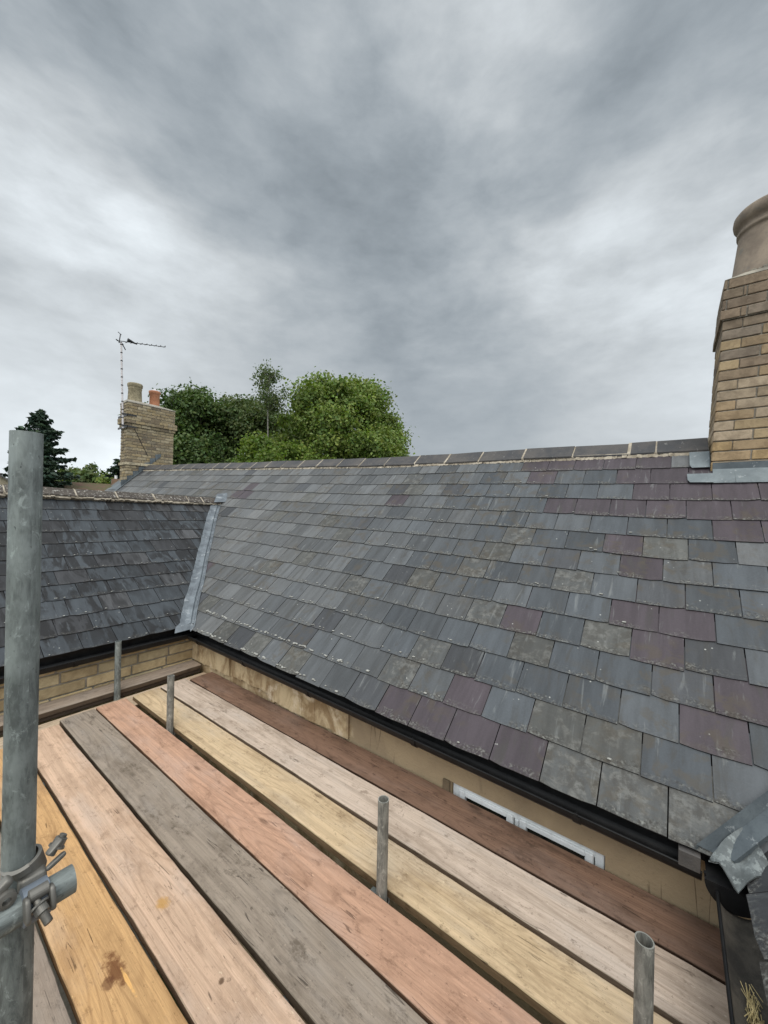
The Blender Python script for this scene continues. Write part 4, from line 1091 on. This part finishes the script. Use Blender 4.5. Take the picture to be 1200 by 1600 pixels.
# ------------------------------------------------------------------ ground
mb = MB(); mb.box((-900, -900, GZ-.5), (900, 900, GZ)); tag(mb.build("ground", GROUND), "grassy ground below the roofs", "ground", kind="structure")

# ------------------------------------------------------------------ trees
def leaf_mat(name, a, b, trans=.25):
    m, k = mat(name)
    n1 = k.noise(k.ob, .9, 3); col = k.mix(k.step(n1, .35, .65), a, b)
    col = k.vm('MULTIPLY', col, k.tint)
    fin(k, col, .55, spec=.3)
    tr = k.n('ShaderNodeBsdfTranslucent', {'Color': k.scale(col, (1.3, 1.5, .6))})
    mxs = k.n('ShaderNodeMixShader', {0: trans, 1: k.p.outputs[0], 2: tr.outputs[0]})
    out = [n_ for n_ in m.node_tree.nodes if n_.type == 'OUTPUT_MATERIAL'][0]; m.node_tree.links.new(mxs.outputs[0], out.inputs[0])
    return m
def leaves(name, centers, normals_bias, size, m, parent, seed, droop=0.0, elong=1.4, tintv=(.7, 1.3)):
    """one mesh of many leaf-cluster quads bent along the middle"""
    rs_ = np.random.RandomState(seed); n = len(centers)
    d = rs_.normal(size=(n, 3)); d += normals_bias; d /= np.linalg.norm(d, axis=1)[:, None]+1e-6
    t = rs_.normal(size=(n, 3)); t[:, 2] -= droop; t -= (t*d).sum(1)[:, None]*d; t /= np.linalg.norm(t, axis=1)[:, None]+1e-6
    b = np.cross(d, t); s_ = size*rs_.uniform(.6, 1.35, n)[:, None]
    P0 = centers-t*s_*elong*.5; P2 = centers+t*s_*elong*.5; L = centers-b*s_*.5+d*s_*.18; Rr = centers+b*s_*.5+d*s_*.18
    V = np.stack([P0, Rr, P2, L], 1).reshape(-1, 3)
    me = bpy.data.meshes.new(name); me.vertices.add(4*n); me.vertices.foreach_set("co", V.astype(np.float32).ravel())
    me.loops.add(6*n); me.polygons.add(2*n)
    base = (np.arange(n)*4)[:, None]; li = np.concatenate([base+[0, 1, 2], base+[0, 2, 3]], 1).ravel()
    me.loops.foreach_set("vertex_index", li.astype(np.int32)); me.polygons.foreach_set("loop_start", (np.arange(2*n)*3).astype(np.int32))
    me.update(calc_edges=True)
    ca = me.color_attributes.new("tint", 'FLOAT_COLOR', 'CORNER'); g = rs_.uniform(tintv[0], tintv[1], n)
    cl = np.stack([g*rs_.uniform(.85, 1.2, n), g, g*rs_.uniform(.7, 1.1, n), np.ones(n)], 1).repeat(6, 0)
    ca.data.foreach_set("color", cl.astype(np.float32).ravel())
    me.materials.append(m); o = bpy.data.objects.new(name, me); C.objects.link(o)
    keep(o, parent); return o
def limb(mb, p0, p1, r0, r1, rg, n=5, wob=.05):
    p0, p1 = Vector(p0), Vector(p1); L = (p1-p0).length; pts_ = [p0+(p1-p0)*(i/n)+Vector((rg.uniform(-1, 1), rg.uniform(-1, 1), rg.uniform(-.4, .4)))*wob*L*(0 if i in (0, n) else 1) for i in range(n+1)]
    for i in range(n): mb.tube(pts_[i], pts_[i+1], r0+(r1-r0)*i/n, r0+(r1-r0)*(i+1)/n, seg=7, cap=False)
def broadleaf(name, label, px, rho, top_el, crad, zlow, nclump, nleaf, size, lm, seed, shape=(1, 1), group="broadleaf trees beyond the long roof", trunk_r=.3, clump_r=(.7, 1.5), tintv=(.7, 1.3)):
    d = pix_dir(px, 790); a = Vector((d.x, d.y, 0)).normalized(); base = a*rho; ztop = top_el*rho
    t = thing(name, label, "tree", (base.x, base.y, GZ), group)
    rg = random.Random(seed); rs_ = np.random.RandomState(seed)
    cz = (ztop+zlow)/2; hz = (ztop-zlow)/2
    cl = []
    for i in range(nclump):
        while True:
            v = rs_.normal(size=3); v /= np.linalg.norm(v); rr = rs_.uniform(.45, 1.0)**.6
            if v[2] > -.75: break
        q = np.array([v[0]*crad*shape[0]*rr, v[1]*crad*shape[1]*rr, v[2]*hz*rr*.93]); r = rs_.uniform(*clump_r)
        if q[2]+r > hz: q[2] = hz-r*rs_.uniform(.75, 1.0)
        cl.append((q+np.array([base.x, base.y, cz]), r, rs_.uniform(.75, 1.25)))
    C_, B_ = [], []
    w = np.array([c[1]**2 for c in cl]); w /= w.sum()
    for (q, r, g), f in zip(cl, w):
        k_ = int(nleaf*f); v = rs_.normal(size=(k_, 3)); v /= np.linalg.norm(v, axis=1)[:, None]
        rr = rs_.uniform(.0, 1, k_)[:, None]**.42*r*(1+.25*rs_.normal(size=(k_, 1))); pp = v*rr; pp[:, 2] *= .72
        C_.append(q+pp); B_.append(v*.8+np.array([0, 0, .5]))
    leaves("crown", np.concatenate(C_), np.concatenate(B_), size, lm, t, seed+1, tintv=tintv)
    mb = MB(); b = Vector((base.x, base.y, GZ)); mid = Vector((base.x+rg.uniform(-.3, .3), base.y, zlow+.25*(ztop-zlow)))
    limb(mb, b, mid, trunk_r, trunk_r*.6, rg)
    for (q, r, g) in cl[::2]: limb(mb, mid.lerp(b, rg.uniform(0, .35)), Vector(q), trunk_r*.32, .03, rg)
    keep(mb.build("trunk", BARK), t); return t
LG = leaf_mat("mid_green_leaves", (.19, .25, .068), (.115, .17, .045))
LD = leaf_mat("dark_green_leaves", (.062, .104, .036), (.085, .13, .042), .2)
LD2 = leaf_mat("dull_green_leaves", (.062, .090, .034), (.078, .105, .040), .2)
LB = leaf_mat("bright_green_leaves", (.15, .21, .045), (.10, .155, .035), .3)
LK = leaf_mat("birch_leaves", (.090, .125, .060), (.11, .145, .07), .3)
LF = leaf_mat("far_green_leaves", (.115, .150, .055), (.07, .105, .040), .2)
broadleaf("broadleaf_tree", "large fresh green tree, tallest and rightmost behind the roof ridge", 532, 28, .365, 4.75, -3.2, 105, 120000, .15, LG, 5, trunk_r=.35, clump_r=(.6, 1.55))
broadleaf("broadleaf_tree", "dark green tree directly beside the far chimney", 300, 34, .285, 4.0, -2.0, 110, 80000, .17, LD, 15, clump_r=(.8, 1.5))
broadleaf("broadleaf_tree", "dull dark green tree behind the thin birch", 392, 36, .275, 5.6, -2.0, 120, 90000, .17, LD2, 25, clump_r=(.8, 1.5), tintv=(.9, 1.6))
broadleaf("broadleaf_tree", "low bright green bushy tree in front of the birch", 428, 23.5, .195, 2.3, -2.5, 60, 34000, .12, LB, 35, clump_r=(.45, .9))
broadleaf("broadleaf_tree", "low olive green tree rising just over the ridge between the dark trees", 362, 27, .150, 1.5, -3, 30, 11000, .11, LF, 45, clump_r=(.4, .8))
# birch
d = pix_dir(416, 790); a = Vector((d.x, d.y, 0)).normalized()*25.5; bt = thing("birch_tree", "thin birch with sparse crown and bare pale stem between the big trees", "tree", (a.x, a.y, GZ))
rs_ = np.random.RandomState(6); rg = random.Random(6); cc_ = []; bb_ = []
mb = MB(); top = Vector((a.x, a.y, .352*25.5)); limb(mb, (a.x, a.y, GZ), top, .10, .02, rg, 10, .003)
for i in range(56):
    z = top.z-rs_.uniform(-.1, 2.3)**1.0; off = rs_.normal(size=2)*.48*(1 if z < top.z-.5 else .55); q = np.array([a.x+off[0], a.y+off[1], z]); k_ = 50
    limb(mb, (a.x, a.y, z-.35), q, .018, .006, rg, 3)
    pp = rs_.normal(size=(k_, 3))*[.17, .17, .24]; pp[:, 2] -= .15; cc_.append(q+pp); bb_.append(np.tile([0, 0, .1], (k_, 1)))
keep(mb.build("trunk", plain_mat("pale_bark", (.30, .28, .25), (.16, .15, .13), 5, .9)), bt)
leaves("crown", np.concatenate(cc_), np.concatenate(bb_), .10, LK, bt, 8, droop=1.2)
# conifers
def conifer(px, rho, top_el, rad, label, seed, nw=30, zbot=-4.2):
    d = pix_dir(px, 790); a = Vector((d.x, d.y, 0)).normalized()*rho; ztop = top_el*rho
    t = thing("conifer_tree", label, "tree", (a.x, a.y, GZ), "dark conifers beyond the left wing")
    rg = random.Random(seed); rs_ = np.random.RandomState(seed); mb = MB(); limb(mb, (a.x, a.y, GZ), (a.x, a.y, ztop), .32, .02, rg, 8, .002)
    cc, bb = [], []
    H = ztop-zbot; lev = 0
    zz = ztop-.15
    while zz > zbot+.5:
        f = (ztop-zz)/H; r = rad*(1-math.exp(-(ztop-zz)/2.6))*rg.uniform(.72, 1.12)+.15; nb = 9
        for i in range(nb):
            az = rg.uniform(0, 6.28); L = r*rg.uniform(.62, 1.12); dirv = Vector((math.cos(az), math.sin(az), 0)); zt = zz+rg.uniform(-.15, .15)
            p1 = Vector((a.x, a.y, zt))+dirv*L*.55+Vector((0, 0, -.10*L)); p2 = Vector((a.x, a.y, zt))+dirv*L+Vector((0, 0, -.02*L))
            limb(mb, (a.x, a.y, zt), p1, .05, .03, rg, 2); limb(mb, p1, p2, .03, .01, rg, 2)
            n_ = int(26*L)+8; s_ = rs_.uniform(.15, 1.0, n_)[:, None]; base_ = np.array((a.x, a.y, zt))+np.array(dirv)*s_*L+np.array([0, 0, 1])*(-.22*s_*(1-s_)*L*1.6-.02*L*s_)
            side_ = np.array([-dirv.y, dirv.x, 0])*rs_.normal(size=(n_, 1))*.20*(1.15-s_)*min(L, 2.2); cc.append(base_+side_+np.array([0, 0, -1])*rs_.uniform(0, .22, (n_, 1))); bb.append(np.tile([0, 0, 1.6], (n_, 1)))
        zz -= .30+.30*f
    keep(mb.build("trunk", BARK), t)
    leaves("crown", np.concatenate(cc), np.concatenate(bb), .26, leaf_mat("conifer_needles", (.036, .066, .050), (.05, .08, .058), .05), t, seed, elong=1.9)
conifer(60, 45, .186, 2.75, "dark blue-green conifer partly behind the tall pole", 3)
conifer(196, 52, .125, 2.6, "small conifer peeping out left of the far chimney", 4)
broadleaf("broadleaf_tree", "rounded olive tree far away between conifer and far chimney", 146, 62, .098, 3.8, -3, 40, 9000, .34, LF, 55, clump_r=(.8, 1.5), group="distant trees left of the far chimney")
broadleaf("broadleaf_tree", "lower green tree far away beside the dark conifer", 112, 66, .080, 3.0, -3, 30, 7000, .34, LF, 56, clump_r=(.8, 1.5), group="distant trees left of the far chimney")
broadleaf("broadleaf_tree", "small green tree far away close to the far chimney", 176, 58, .070, 2.4, -3, 26, 6000, .32, LG, 57, clump_r=(.7, 1.2), group="distant trees left of the far chimney")
broadleaf("broadleaf_tree", "dim green tree far away at the left edge", 25, 70, .045, 4.0, -3, 30, 7000, .36, LD, 58, clump_r=(.8, 1.5), group="distant trees left of the far chimney")

# ------------------------------------------------------------------ distant houses
def small_house(px, rho, zr, ze, w, dpt, roofm, wallm, label, rot, gable=False):
    d = pix_dir(px, 790); a = Vector((d.x, d.y, 0)).normalized()*rho; h = thing("distant_house", label, "house", (a.x, a.y, GZ))
    M = Matrix.Translation(a) @ Matrix.Rotation(rot, 4, 'Z')
    T = lambda *p: M @ Vector(p)
    mb = MB(); mb.box((-w/2, -dpt/2, GZ), (w/2, dpt/2, ze), M=M)
    for s_ in (-1, 1): mb.face([T(s_*w/2, -dpt/2, ze), T(s_*w/2, dpt/2, ze), T(s_*w/2, 0, zr-.05)])
    keep(mb.build("wall", wallm), h)
    mb = MB(); o_ = .25; th = .12
    for s_ in (-1, 1):
        q = [T(-w/2-o_, s_*(dpt/2+o_), ze-.15), T(w/2+o_, s_*(dpt/2+o_), ze-.15), T(w/2+o_, 0, zr), T(-w/2-o_, 0, zr)]; q2 = [p-Vector((0, 0, th)) for p in q]
        mb.face(q); mb.face(q2[::-1])
        for i in range(4): mb.face([q[i], q2[i], q2[(i+1) % 4], q[(i+1) % 4]])
    rf = keep(mb.build("roof", roofm), h)
    mb = MB(); mb.box((w*.35, -.3, zr-.6), (w*.35+.7, .3, zr+.55), M=M, col=(.3, .2, .14)); mb.tube(T(w*.35+.35, 0, zr+.55), T(w*.35+.35, 0, zr+.9), .12, seg=12)
    o_ = mb.build("chimney", BRICK_OLD); o_.parent = rf
    for i in (-1, 0, 1):
        mb = MB(); mb.box((i*w*.3-.45, -dpt/2-.03, ze-1.6), (i*w*.3+.45, -dpt/2+.02, ze-.4), M=M); wn = keep(mb.build("window", PVC), h)
        mb = MB(); mb.box((i*w*.3-.38, -dpt/2-.045, ze-1.53), (i*w*.3+.38, -dpt/2-.032, ze-.47), M=M); pn = mb.build("pane", GLASS); pn.parent = wn
BROWN_ROOF = plain_mat("mossy_brown_tiles", (.14, .085, .06), (.10, .095, .045), 1.5, .95, .02, fine=9)
GREY_ROOF = plain_mat("grey_tiles", (.15, .145, .14), (.10, .10, .10), 1.5, .9, .02, fine=9)
HW = plain_mat("far_stone", (.40, .34, .25), (.30, .26, .19), 1.5, .95, .02, fine=9)
small_house(128, 47, .050*47, .028*47, 6.5, 5.0, BROWN_ROOF, HW, "far low house with mossy brown roof between the conifer and far chimney", R(-14))
small_house(-42, 44, .080*44, .035*44, 6.5, 5.0, GREY_ROOF, HW, "far house with grey gabled roof at the left edge", R(80))
